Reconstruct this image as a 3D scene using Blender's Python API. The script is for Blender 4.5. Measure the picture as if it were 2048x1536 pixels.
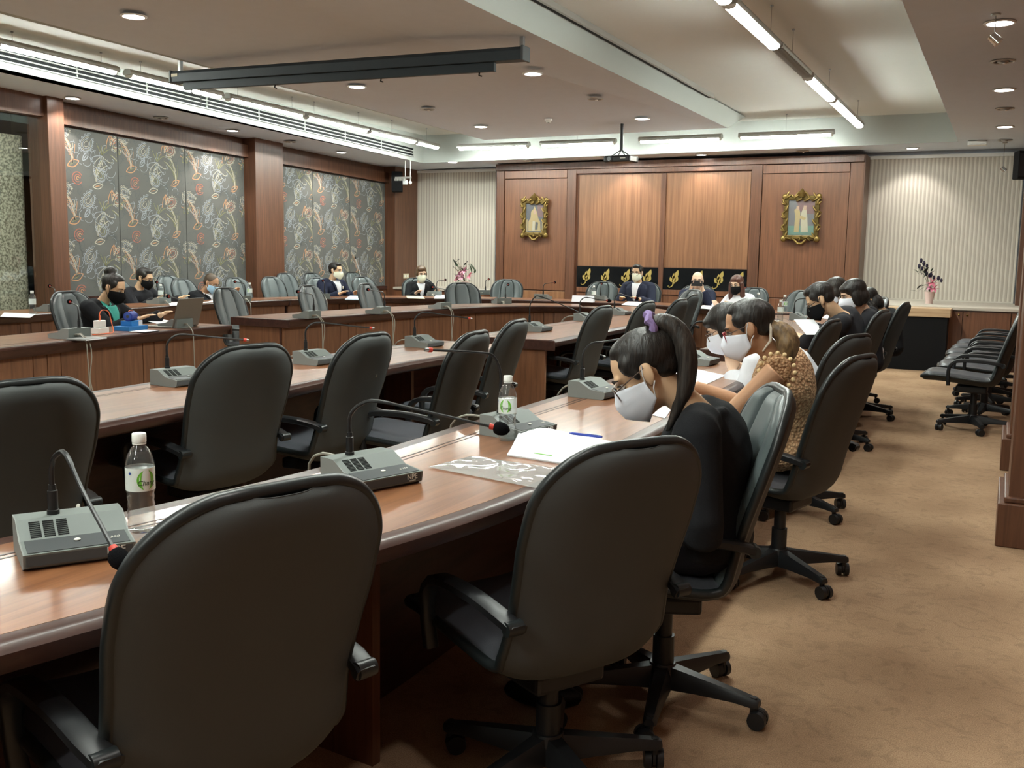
import bpy, bmesh, math, random
import numpy as np
from mathutils import Vector, Matrix, Quaternion
random.seed(7)
R = math.radians
scene = bpy.context.scene
for o in list(bpy.data.objects): bpy.data.objects.remove(o)
COL = scene.collection

# ------------------------------------------------------------------ camera
CAM_H = 1.40
YAW, PITCH, ROLL, FPX = 0.45666355, 0.12867965, 0.01666724, 1990.0
_fw = Vector((-math.sin(YAW)*math.cos(PITCH), math.cos(YAW)*math.cos(PITCH), -math.sin(PITCH)))
_rt = Vector((math.cos(YAW), math.sin(YAW), 0))
_up = _rt.cross(_fw)
_r2 = _rt*math.cos(ROLL) + _up*math.sin(ROLL)
_u2 = -_rt*math.sin(ROLL) + _up*math.cos(ROLL)
cam = bpy.data.cameras.new('camera'); camo = bpy.data.objects.new('camera', cam); COL.objects.link(camo)
camo.matrix_world = Matrix(((_r2.x, _u2.x, -_fw.x, 0), (_r2.y, _u2.y, -_fw.y, 0), (_r2.z, _u2.z, -_fw.z, CAM_H), (0, 0, 0, 1)))
cam.sensor_fit = 'HORIZONTAL'; cam.sensor_width = 36.0; cam.lens = FPX/2048*36.0
cam.clip_start = 0.02; cam.clip_end = 100
scene.camera = camo
def _ray(x, y): return _fw + _r2*((x-1024)/FPX) - _u2*((y-768)/FPX)
def at(x, y, z):                 # photo point on the horizontal plane z
    d = _ray(x, y); t = (z-CAM_H)/d.z; return Vector((0, 0, CAM_H)) + d*t
def atX(x, y, X):
    d = _ray(x, y); return Vector((0, 0, CAM_H)) + d*(X/d.x)
def atY(x, y, Y):
    d = _ray(x, y); return Vector((0, 0, CAM_H)) + d*(Y/d.y)

# ------------------------------------------------------------------ world + exposure
world = bpy.data.worlds.new('world'); scene.world = world; world.use_nodes = True
bg = world.node_tree.nodes['Background']
bg.inputs['Color'].default_value = (0.75, 0.82, 0.85, 1); bg.inputs['Strength'].default_value = 0.05
scene.view_settings.view_transform = 'Standard'; scene.view_settings.look = 'None'
scene.view_settings.exposure = 0.5; scene.view_settings.gamma = 1.0
scene.view_settings.use_curve_mapping = False
TUBE_E = 82.0        # glow of the suspended fluorescent diffusers
SPOT_W = 42.0        # recessed downlights
TRAY_W = 115.0

# ------------------------------------------------------------------ helpers
def srgb(r, g, b):
    f = lambda c: (c/255/12.92) if c/255 <= 0.04045 else ((c/255+0.055)/1.055)**2.4
    return (f(r), f(g), f(b), 1)

class MB:
    def __init__(s): s.v = []; s.f = []
    def add(s, vs, fs):
        n = len(s.v); s.v += [tuple(v) for v in vs]; s.f += [tuple(i+n for i in f) for f in fs]; return s
    def box(s, x0, x1, y0, y1, z0, z1):
        return s.add([(x0,y0,z0),(x1,y0,z0),(x1,y1,z0),(x0,y1,z0),(x0,y0,z1),(x1,y0,z1),(x1,y1,z1),(x0,y1,z1)],
              [(3,2,1,0),(4,5,6,7),(0,1,5,4),(1,2,6,5),(2,3,7,6),(3,0,4,7)])
    def obox(s, c, ax, ay, az, hx, hy, hz):   # oriented box
        c = Vector(c); P = []
        for k in (-1, 1):
            for (i, j) in ((-1,-1),(1,-1),(1,1),(-1,1)):
                P.append(c + ax*hx*i + ay*hy*j + az*hz*k)
        return s.add(P, [(3,2,1,0),(4,5,6,7),(0,1,5,4),(1,2,6,5),(2,3,7,6),(3,0,4,7)])
    def quad(s, a, b, c, d): return s.add([a, b, c, d], [(0,1,2,3)])
    def poly(s, pts): return s.add(pts, [tuple(range(len(pts)))])
    def prism(s, pts, d):                     # extrude polygon by vector d
        n = len(pts); d = Vector(d); P = [Vector(p) for p in pts]; Q = [p+d for p in P]
        return s.add(P+Q, [tuple(reversed(range(n))), tuple(range(n, 2*n))] + [(i,(i+1)%n,n+(i+1)%n,n+i) for i in range(n)])
    def loft(s, secs, caps=True, closed=True):
        n = len(secs[0]); V = [p for q in secs for p in q]; F = []
        for k in range(len(secs)-1):
            for i in range(n if closed else n-1):
                j = (i+1) % n
                F.append((k*n+i, k*n+j, (k+1)*n+j, (k+1)*n+i))
        if caps and closed:
            F.append(tuple(reversed(range(n)))); F.append(tuple(range((len(secs)-1)*n, len(secs)*n)))
        return s.add(V, F)
    def tube(s, path, r, n=8, caps=True, flat=1.0, up=None):
        P = [Vector(p) for p in path]; secs = []; prev = None
        rs = r if isinstance(r, (list, tuple)) else [r]*len(P)
        for i, p in enumerate(P):
            t = (P[min(i+1, len(P)-1)] - P[max(i-1, 0)])
            t = t.normalized() if t.length > 1e-9 else Vector((0,0,1))
            if prev is None:
                a = Vector(up) if up else (Vector((0,0,1)) if abs(t.z) < 0.9 else Vector((1,0,0)))
                u = (a - t*a.dot(t)).normalized()
            else:
                u = prev - t*prev.dot(t)
                u = u.normalized() if u.length > 1e-6 else prev
            prev = u; w = t.cross(u)
            secs.append([p + (u*math.cos(2*math.pi*k/n)*flat + w*math.sin(2*math.pi*k/n))*rs[i] for k in range(n)])
        return s.loft(secs, caps)
    def ell(s, c, r, n=16, m=10, rot=None):
        c = Vector(c); V = []; F = []
        for j in range(1, m):
            th = math.pi*j/m
            for i in range(n):
                ph = 2*math.pi*i/n
                q = Vector((r[0]*math.sin(th)*math.cos(ph), r[1]*math.sin(th)*math.sin(ph), r[2]*math.cos(th)))
                V.append(c + (rot @ q if rot else q))
        t = Vector((0,0,r[2])); V.append(c + (rot @ t if rot else t)); V.append(c - (rot @ t if rot else t))
        for j in range(m-2):
            for i in range(n):
                k = (i+1) % n
                F.append((j*n+i, (j+1)*n+i, (j+1)*n+k, j*n+k))
        T = (m-1)*n
        for i in range(n):
            k = (i+1) % n
            F.append((T, i, k)); F.append((T+1, (m-2)*n+k, (m-2)*n+i))
        return s.add(V, F)
    def lathe(s, prof, c=(0,0,0), n=20):
        c = Vector(c)
        secs = [[c + Vector((max(r,1e-4)*math.cos(2*math.pi*i/n), max(r,1e-4)*math.sin(2*math.pi*i/n), z)) for i in range(n)] for r, z in prof]
        return s.loft(secs, True)
    def xf(s, M): s.v = [tuple(M @ Vector(v)) for v in s.v]; return s
    def mesh(s, name, smooth=False, ang=40):
        me = bpy.data.meshes.new(name); me.from_pydata(s.v, [], s.f); me.update()
        if smooth:
            me.shade_smooth(); me.set_sharp_from_angle(angle=R(ang))
        return me
    def build(s, name, mat, parent=None, smooth=False, bevel=0, ang=40, seg=2):
        me = s.mesh(name, smooth, ang)
        return obj(name, me, mat, parent, bevel, seg)

def obj(name, me, mat, parent=None, bevel=0, seg=2):
    o = bpy.data.objects.new(name, me); COL.objects.link(o)
    if mat is not None and not me.materials: me.materials.append(M[mat] if isinstance(mat, str) else mat)
    if parent: o.parent = parent
    if bevel:
        b = o.modifiers.new('bevel', 'BEVEL'); b.width = bevel; b.segments = seg; b.limit_method = 'ANGLE'; b.angle_limit = R(35)
    return o
def tag(o, label, cat, group=None):
    o['label'] = label; o['category'] = cat
    if group: o['group'] = group
    return o
def thing(name, label, cat, loc=(0,0,0), rz=0, group=None):
    o = bpy.data.objects.new(name, None); COL.objects.link(o); o.empty_display_size = .1
    o.location = loc; o.rotation_euler = (0,0,rz); return tag(o, label, cat, group)
def struct(o): o['kind'] = 'structure'; return o
def stuff(o): o['kind'] = 'stuff'; return o
def copy_tree(o, parent=None):
    c = o.copy(); COL.objects.link(c); c.parent = parent
    for ch in list(o.children): copy_tree(ch, c)
    return c
def spline(pts, step=0.12, closed=False):
    P = [Vector(p) for p in pts]; out = []
    for i in range(len(P)-1):
        p0 = P[max(i-1,0)]; p1 = P[i]; p2 = P[i+1]; p3 = P[min(i+2,len(P)-1)]
        n = max(1, int(round((p2-p1).length/step)))
        for k in range(n):
            t = k/n
            out.append(0.5*((2*p1)+(p2-p0)*t+(2*p0-5*p1+4*p2-p3)*t*t+(3*p1-p0-3*p2+p3)*t**3))
    out.append(P[-1]); return out

# ------------------------------------------------------------------ materials
M = {}
def newmat(name):
    m = bpy.data.materials.new(name); m.use_nodes = True; M[name] = m
    nt = m.node_tree; return m, nt, nt.nodes['Principled BSDF']
def plain(name, col, rough=.5, metal=0, spec=.5, bump=0, bscale=200, coat=0, sheen=0, var=0, vscale=8, trans=0, ior=1.45, alpha=1):
    m, nt, b = newmat(name)
    b.inputs['Base Color'].default_value = col; b.inputs['Roughness'].default_value = rough
    b.inputs['Metallic'].default_value = metal; b.inputs['Specular IOR Level'].default_value = spec
    b.inputs['Coat Weight'].default_value = coat; b.inputs['Sheen Weight'].default_value = sheen
    b.inputs['Transmission Weight'].default_value = trans; b.inputs['IOR'].default_value = ior
    b.inputs['Alpha'].default_value = alpha
    if bump or var:
        tc = nt.nodes.new('ShaderNodeTexCoord')
    if bump:
        n = nt.nodes.new('ShaderNodeTexNoise'); n.inputs['Scale'].default_value = bscale; n.inputs['Detail'].default_value = 3
        bp = nt.nodes.new('ShaderNodeBump'); bp.inputs['Strength'].default_value = bump; bp.inputs['Distance'].default_value = .004
        nt.links.new(tc.outputs['Object'], n.inputs['Vector']); nt.links.new(n.outputs['Fac'], bp.inputs['Height'])
        nt.links.new(bp.outputs['Normal'], b.inputs['Normal'])
    if var:
        n2 = nt.nodes.new('ShaderNodeTexNoise'); n2.inputs['Scale'].default_value = vscale; n2.inputs['Detail'].default_value = 4
        nt.links.new(tc.outputs['Object'], n2.inputs['Vector'])
        mx = nt.nodes.new('ShaderNodeMix'); mx.data_type = 'RGBA'
        mx.inputs[6].default_value = tuple(c*(1-var) for c in col[:3]) + (1,)
        mx.inputs[7].default_value = tuple(min(1, c*(1+var)) for c in col[:3]) + (1,)
        nt.links.new(n2.outputs['Fac'], mx.inputs[0]); nt.links.new(mx.outputs[2], b.inputs['Base Color'])
    return m
def wood(name, c1, c2, scale=(30,30,1.6), rough=.35, coat=.2, spec=.5, croug=.15):
    m, nt, b = newmat(name)
    tc = nt.nodes.new('ShaderNodeTexCoord'); mp = nt.nodes.new('ShaderNodeMapping'); mp.inputs['Scale'].default_value = scale
    n = nt.nodes.new('ShaderNodeTexNoise'); n.inputs['Scale'].default_value = 1; n.inputs['Detail'].default_value = 6; n.inputs['Roughness'].default_value = .62; n.inputs['Distortion'].default_value = .6
    n2 = nt.nodes.new('ShaderNodeTexNoise'); n2.inputs['Scale'].default_value = 1.3; n2.inputs['Detail'].default_value = 2
    cr = nt.nodes.new('ShaderNodeValToRGB'); cr.color_ramp.elements[0].position = .33; cr.color_ramp.elements[1].position = .68
    cr.color_ramp.elements[0].color = c1; cr.color_ramp.elements[1].color = c2
    mx = nt.nodes.new('ShaderNodeMix'); mx.data_type = 'RGBA'; mx.blend_type = 'MULTIPLY'
    cr2 = nt.nodes.new('ShaderNodeValToRGB'); cr2.color_ramp.elements[0].color = (.78,.78,.78,1); cr2.color_ramp.elements[1].color = (1.1,1.1,1.1,1)
    L = nt.links.new
    L(tc.outputs['Object'], mp.inputs['Vector']); L(mp.outputs['Vector'], n.inputs['Vector']); L(tc.outputs['Object'], n2.inputs['Vector'])
    L(n.outputs['Fac'], cr.inputs['Fac']); L(n2.outputs['Fac'], cr2.inputs['Fac'])
    mx.inputs[0].default_value = 1; L(cr.outputs['Color'], mx.inputs[6]); L(cr2.outputs['Color'], mx.inputs[7]); L(mx.outputs[2], b.inputs['Base Color'])
    b.inputs['Roughness'].default_value = rough; b.inputs['Coat Weight'].default_value = coat; b.inputs['Coat Roughness'].default_value = croug
    b.inputs['Specular IOR Level'].default_value = spec
    bp = nt.nodes.new('ShaderNodeBump'); bp.inputs['Strength'].default_value = .05; bp.inputs['Distance'].default_value = .003
    L(n.outputs['Fac'], bp.inputs['Height']); L(bp.outputs['Normal'], b.inputs['Normal'])
    return m
def emit(name, col, strength):
    m, nt, b = newmat(name)
    b.inputs['Base Color'].default_value = (.8,.8,.8,1)
    b.inputs['Emission Color'].default_value = col; b.inputs['Emission Strength'].default_value = strength; return m

# carpet: short brown pile with scattered wear
m, nt, b = newmat('carpet'); L = nt.links.new
tc = nt.nodes.new('ShaderNodeTexCoord')
n1 = nt.nodes.new('ShaderNodeTexNoise'); n1.inputs['Scale'].default_value = 260; n1.inputs['Detail'].default_value = 2
n2 = nt.nodes.new('ShaderNodeTexNoise'); n2.inputs['Scale'].default_value = 1.6; n2.inputs['Detail'].default_value = 5
n3 = nt.nodes.new('ShaderNodeTexNoise'); n3.inputs['Scale'].default_value = 14; n3.inputs['Detail'].default_value = 4; n3.inputs['Distortion'].default_value = 1.5
cr = nt.nodes.new('ShaderNodeValToRGB'); e = cr.color_ramp.elements
e[0].position = .25; e[0].color = srgb(138,110,86); e[1].position = .75; e[1].color = srgb(186,156,126)
cr2 = nt.nodes.new('ShaderNodeValToRGB'); e = cr2.color_ramp.elements
e[0].position = .3; e[0].color = (.72,.68,.66,1); e[1].position = .62; e[1].color = (1.03,1.03,1.03,1)
cr3 = nt.nodes.new('ShaderNodeValToRGB'); e = cr3.color_ramp.elements
e[0].position = .3; e[0].color = (.8,.8,.8,1); e[1].position = .5; e[1].color = (1,1,1,1)
mx = nt.nodes.new('ShaderNodeMix'); mx.data_type = 'RGBA'; mx.blend_type = 'MULTIPLY'; mx.inputs[0].default_value = 1
mx2 = nt.nodes.new('ShaderNodeMix'); mx2.data_type = 'RGBA'; mx2.blend_type = 'MULTIPLY'; mx2.inputs[0].default_value = 1
for n in (n1, n2, n3): L(tc.outputs['Object'], n.inputs['Vector'])
L(n1.outputs['Fac'], cr.inputs['Fac']); L(n2.outputs['Fac'], cr2.inputs['Fac']); L(n3.outputs['Fac'], cr3.inputs['Fac'])
L(cr.outputs['Color'], mx.inputs[6]); L(cr2.outputs['Color'], mx.inputs[7]); L(mx.outputs[2], mx2.inputs[6]); L(cr3.outputs['Color'], mx2.inputs[7])
L(mx2.outputs[2], b.inputs['Base Color']); b.inputs['Roughness'].default_value = .95; b.inputs['Specular IOR Level'].default_value = .1
bp = nt.nodes.new('ShaderNodeBump'); bp.inputs['Strength'].default_value = .5; bp.inputs['Distance'].default_value = .006
L(n1.outputs['Fac'], bp.inputs['Height']); L(bp.outputs['Normal'], b.inputs['Normal'])
# granite
m, nt, b = newmat('granite'); L = nt.links.new
tc = nt.nodes.new('ShaderNodeTexCoord'); n1 = nt.nodes.new('ShaderNodeTexVoronoi'); n1.inputs['Scale'].default_value = 55
n2 = nt.nodes.new('ShaderNodeTexNoise'); n2.inputs['Scale'].default_value = 42; n2.inputs['Detail'].default_value = 6
cr = nt.nodes.new('ShaderNodeValToRGB'); e = cr.color_ramp.elements
e[0].position = .38; e[0].color = srgb(120,118,104); e[1].position = .6; e[1].color = srgb(214,210,192)
L(tc.outputs['Object'], n2.inputs['Vector']); L(n2.outputs['Fac'], cr.inputs['Fac']); L(cr.outputs['Color'], b.inputs['Base Color']); b.inputs['Roughness'].default_value = .4
# tinted glass pane: see-through with a mirror-like face
m, nt, b = newmat('dark_glass'); L = nt.links.new
out = nt.nodes['Material Output']; tr = nt.nodes.new('ShaderNodeBsdfTransparent'); tr.inputs['Color'].default_value = (.80,.83,.80,1)
gl = nt.nodes.new('ShaderNodeBsdfGlossy'); gl.inputs['Roughness'].default_value = .01; gl.inputs['Color'].default_value = (.9,1,.96,1)
def facing_fac(nt, base, gain, power):
    lw = nt.nodes.new('ShaderNodeLayerWeight'); lw.inputs['Blend'].default_value = .5
    pw = nt.nodes.new('ShaderNodeMath'); pw.operation = 'POWER'; pw.inputs[1].default_value = power
    ml = nt.nodes.new('ShaderNodeMath'); ml.operation = 'MULTIPLY_ADD'; ml.inputs[1].default_value = gain; ml.inputs[2].default_value = base
    nt.links.new(lw.outputs['Facing'], pw.inputs[0]); nt.links.new(pw.outputs[0], ml.inputs[0]); return ml.outputs[0]
ms = nt.nodes.new('ShaderNodeMixShader')
L(facing_fac(nt,.12,.85,3.5), ms.inputs['Fac']); L(tr.outputs['BSDF'], ms.inputs[1]); L(gl.outputs['BSDF'], ms.inputs[2]); L(ms.outputs['Shader'], out.inputs['Surface'])
# clear bottle plastic
def clearmat(name, tint, haze=.06, blend=.22):
    m, nt, b = newmat(name); L = nt.links.new
    out = nt.nodes['Material Output']; tr = nt.nodes.new('ShaderNodeBsdfTransparent'); tr.inputs['Color'].default_value = tint
    gl = nt.nodes.new('ShaderNodeBsdfGlossy'); gl.inputs['Roughness'].default_value = .06
    ms = nt.nodes.new('ShaderNodeMixShader')
    L(facing_fac(nt,.05,.75,2.6), ms.inputs['Fac']); L(ms.outputs['Shader'], out.inputs['Surface'])
    df = nt.nodes.new('ShaderNodeBsdfDiffuse'); df.inputs['Color'].default_value = (.8,.82,.82,1); m2 = nt.nodes.new('ShaderNodeMixShader'); m2.inputs['Fac'].default_value = haze
    L(tr.outputs['BSDF'], m2.inputs[1]); L(df.outputs['BSDF'], m2.inputs[2]); L(m2.outputs['Shader'], ms.inputs[1]); L(gl.outputs['BSDF'], ms.inputs[2])
clearmat('clear_plastic', (.95,.97,.97,1), .035); clearmat('clear_film', (.95,.95,.95,1), .42, .3); clearmat('clear_lens', (.95,.95,.95,1))
clearmat('water', (.96,.98,.98,1), .01)
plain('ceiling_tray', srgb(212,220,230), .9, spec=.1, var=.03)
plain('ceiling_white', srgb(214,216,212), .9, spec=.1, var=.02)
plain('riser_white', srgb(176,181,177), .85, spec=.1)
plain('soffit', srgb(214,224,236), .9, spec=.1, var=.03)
plain('dark_gap', (.006,.008,.009,1), .8)
wood('panel_wood', srgb(96, 60, 40), srgb(126, 83, 57), (34,34,1.3), .42, .12, croug=.3)
wood('panel_light', srgb(116, 78, 51), srgb(146, 104, 72), (30,30,1.3), .42, .12, croug=.3)
wood('frame_wood', srgb(80,49,34), srgb(108,71,50), (34,34,1.5), .4, .15, croug=.3)
wood('door_wood', srgb(110, 74, 50), srgb(142, 100, 70), (38,38,.9), .42, .1, croug=.3)
wood('dark_wood', srgb(50, 31, 27), srgb(74, 48, 40), (20,3,20), .38, .1, spec=.3, croug=.15)
wood('table_top', srgb(112, 70, 45), srgb(150, 100, 66), (26,1.7,26), .3, .3, croug=.1)
wood('table_top_x', srgb(112, 70, 45), srgb(150, 100, 66), (1.7,26,26), .3, .3, croug=.1)
wood('modesty', srgb(96, 64, 45), srgb(128, 88, 62), (26,26,1.8), .38, .2, croug=.25)
wood('oak', srgb(176,144,110), srgb(206,176,140), (1.5,26,26), .4, .1)
plain('grille_dark', (.02,.02,.02,1), .6)
plain('black_stone', (.006,.007,.008,1), .12, spec=.5)
plain('gold', srgb(128,106,60), .42, metal=.8, var=.35, vscale=30)
plain('gold_flat', srgb(172,150,84), .45, metal=.25)
plain('gold_dark', srgb(96,80,44), .45, metal=.8)
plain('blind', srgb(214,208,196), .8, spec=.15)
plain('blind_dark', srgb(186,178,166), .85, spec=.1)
plain('alu', srgb(186,186,182), .35, metal=.7)
plain('steel', srgb(150,150,150), .3, metal=.9)
plain('chrome', srgb(220,220,220), .12, metal=1)
plain('white_plastic', srgb(226,226,222), .4)
plain('cream_plastic', srgb(206,196,168), .5)
plain('black_plastic', (.012,.013,.014,1), .38)
plain('black_matte', (.008,.008,.009,1), .8, spec=.2)
plain('foam', (.006,.006,.007,1), .95, spec=.05, bump=.6, bscale=700)
plain('red_ring', srgb(190,60,46), .5)
plain('screen_case', srgb(38,48,54), .5, bump=.05)
plain('chair_shell', srgb(66,69,69), .62, spec=.35, bump=.12, bscale=900)
plain('chair_trim', srgb(30,34,35), .35)
plain('leather', srgb(82,90,91), .36, spec=.55, bump=.12, bscale=420, var=.08, vscale=5)
plain('leather_light', srgb(112,120,122), .38, spec=.5, bump=.12, bscale=420, var=.08, vscale=5)
plain('leather_seat', srgb(74,76,82), .38, spec=.5, bump=.12, bscale=420)
plain('chair_black', srgb(26,27,29), .42, bump=.04)
plain('mic_grey', srgb(104,111,108), .55, bump=.06, bscale=900)
plain('mic_light', srgb(126,130,128), .6)
plain('mic_dark', srgb(66,70,72), .5)
plain('cable', srgb(150,148,138), .6)
plain('cable_dark', srgb(40,38,36), .6)
plain('paper', srgb(228,230,236), .8, spec=.1)
plain('paper_blue', srgb(196,212,228), .8, spec=.1)
plain('paper_edge', srgb(205,205,208), .85, spec=.1)
plain('label_white', srgb(222,230,226), .5)
plain('label_green', srgb(110,186,60), .5)
plain('label_text', srgb(40,70,36), .5)
plain('label_blue', srgb(50,80,160), .5)
plain('cap_white', srgb(232,234,230), .45)
plain('lettering', srgb(214,214,206), .5)
emit('tube_glow', (.93, 1.0, .92, 1), TUBE_E)
emit('downlight_glow', (1.0, .97, .92, 1), 24)

# ================================================================== ROOM SHELL
def multi(name, pairs, parent=None, smooth=False):
    v = []; f = []; mi = []; me = bpy.data.meshes.new(name)
    for k, (mb, mat) in enumerate(pairs):
        n = len(v); v += mb.v; f += [tuple(i+n for i in q) for q in mb.f]; mi += [k]*len(mb.f)
        me.materials.append(M[mat])
    me.from_pydata(v, [], f); me.update(); me.polygons.foreach_set('material_index', mi)
    if smooth: me.shade_smooth(); me.set_sharp_from_angle(angle=R(40))
    o = bpy.data.objects.new(name, me); COL.objects.link(o)
    if parent: o.parent = parent
    return o
XL, YB, XR = -10.3, 16.4, 0.55          # fabric wall, window wall, right wall
zL = lambda Y: 3.175 - .0275*(Y-7.4)    # left soffit drops a little towards the back
NEAR = -6.5
floor = struct(MB().quad((-13.5,NEAR,0),(1.4,NEAR,0),(1.4,17.2,0),(-13.5,17.2,0)).build('floor','carpet'))
ceil = struct(MB().quad((-9.9,NEAR,3.45),(-9.9,15.6,3.45),(-.5,15.6,3.45),(-.5,NEAR,3.45)).build('ceiling','ceiling_white'))
# lowered strips round the cove
mb = MB(); xi = -9.3
mb.quad((xi,NEAR,zL(NEAR)),(xi,15.25,2.975),(XL-.4,15.25,zL(15.25)),(XL-.4,NEAR,zL(NEAR)))
mb.quad((-.72,NEAR,3.05),(1.4,NEAR,3.05),(1.4,17,3.05),(-.72,17,3.05))
mb.quad((xi,15.25,2.975),(-.72,15.25,3.05),(-.72,17,3.05),(xi,17,2.975))
mb.quad((XL-.4,15.25,zL(15.25)),(xi,15.25,2.975),(xi,17,2.975),(XL-.4,17,zL(17)))
sof = struct(mb.build('ceiling','soffit'))
mb = MB()
mb.quad((xi,NEAR,zL(NEAR)),(xi,NEAR,3.45),(xi,15.25,3.45),(xi,15.25,2.975))
mb.quad((xi,15.25,2.975),(xi,15.25,3.45),(-.72,15.25,3.45),(-.72,15.25,3.05))
mb.quad((-.72,15.25,3.05),(-.72,15.25,3.45),(-.72,NEAR,3.45),(-.72,NEAR,3.05))
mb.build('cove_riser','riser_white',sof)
# hanging centre tray: flat underside, sides flaring upward
tx0, tx1, ty = -7.42, -3.61, 14.0
zt = lambda X, Y: 3.2 + (.085-.015*(Y-5.6) if X < -6 else 0)
a = [(tx0,NEAR,zt(-7,NEAR)-.02),(tx1,NEAR,3.2),(tx1,ty,3.2),(tx0,ty,3.17)]
u = [(tx0-.12,NEAR,3.43),(tx1+.08,NEAR,3.43),(tx1+.08,14.65,3.43),(tx0-.12,14.65,3.43)]
tray = struct(MB().quad(*[a[i] for i in (0,3,2,1)]).build('ceiling','ceiling_tray'))
mb = MB()
for i in range(4):
    j = (i+1) % 4; mb.quad(a[i],a[j],u[j],u[i])
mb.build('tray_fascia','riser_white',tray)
# air slot where the tray meets the ceiling
gy = at(1426,190,3.44).y
MB().box(tx1+.085,tx1+.13,NEAR,gy,3.405,3.449).build('air_slot','dark_gap',ceil)
MB().box(tx1+.13,tx1+.16,NEAR,gy,3.40,3.449).build('slot_rail','alu',ceil)
# three-bar linear grille in the left cove riser
gr = thing('linear_air_grille','long three-slot air grille set into the cove above the patterned wall','air grille',(0,0,0))
y1 = atX(826,303,xi).y
prof = lambda Y, d: zL(Y) + d
def strip(y0, y1, d0, d1, x0, x1):
    return MB().add([(x0,y0,prof(y0,d0)),(x1,y0,prof(y0,d0)),(x1,y0,prof(y0,d1)),(x0,y0,prof(y0,d1)),(x0,y1,prof(y1,d0)),(x1,y1,prof(y1,d0)),(x1,y1,prof(y1,d1)),(x0,y1,prof(y1,d1))],
          [(0,1,2,3),(7,6,5,4),(1,5,6,2),(0,3,7,4),(0,4,5,1),(3,2,6,7)])
strip(2.0,y1,.085,.235,xi+.001,xi+.006).build('grille_backing','dark_gap',gr)
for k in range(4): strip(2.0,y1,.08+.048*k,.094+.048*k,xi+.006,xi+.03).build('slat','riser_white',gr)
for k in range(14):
    yy = 2.0+(y1-2.0)*k/13; strip(yy-.006,yy+.006,.085,.235,xi+.006,xi+.02).build('divider','riser_white',gr)

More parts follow.
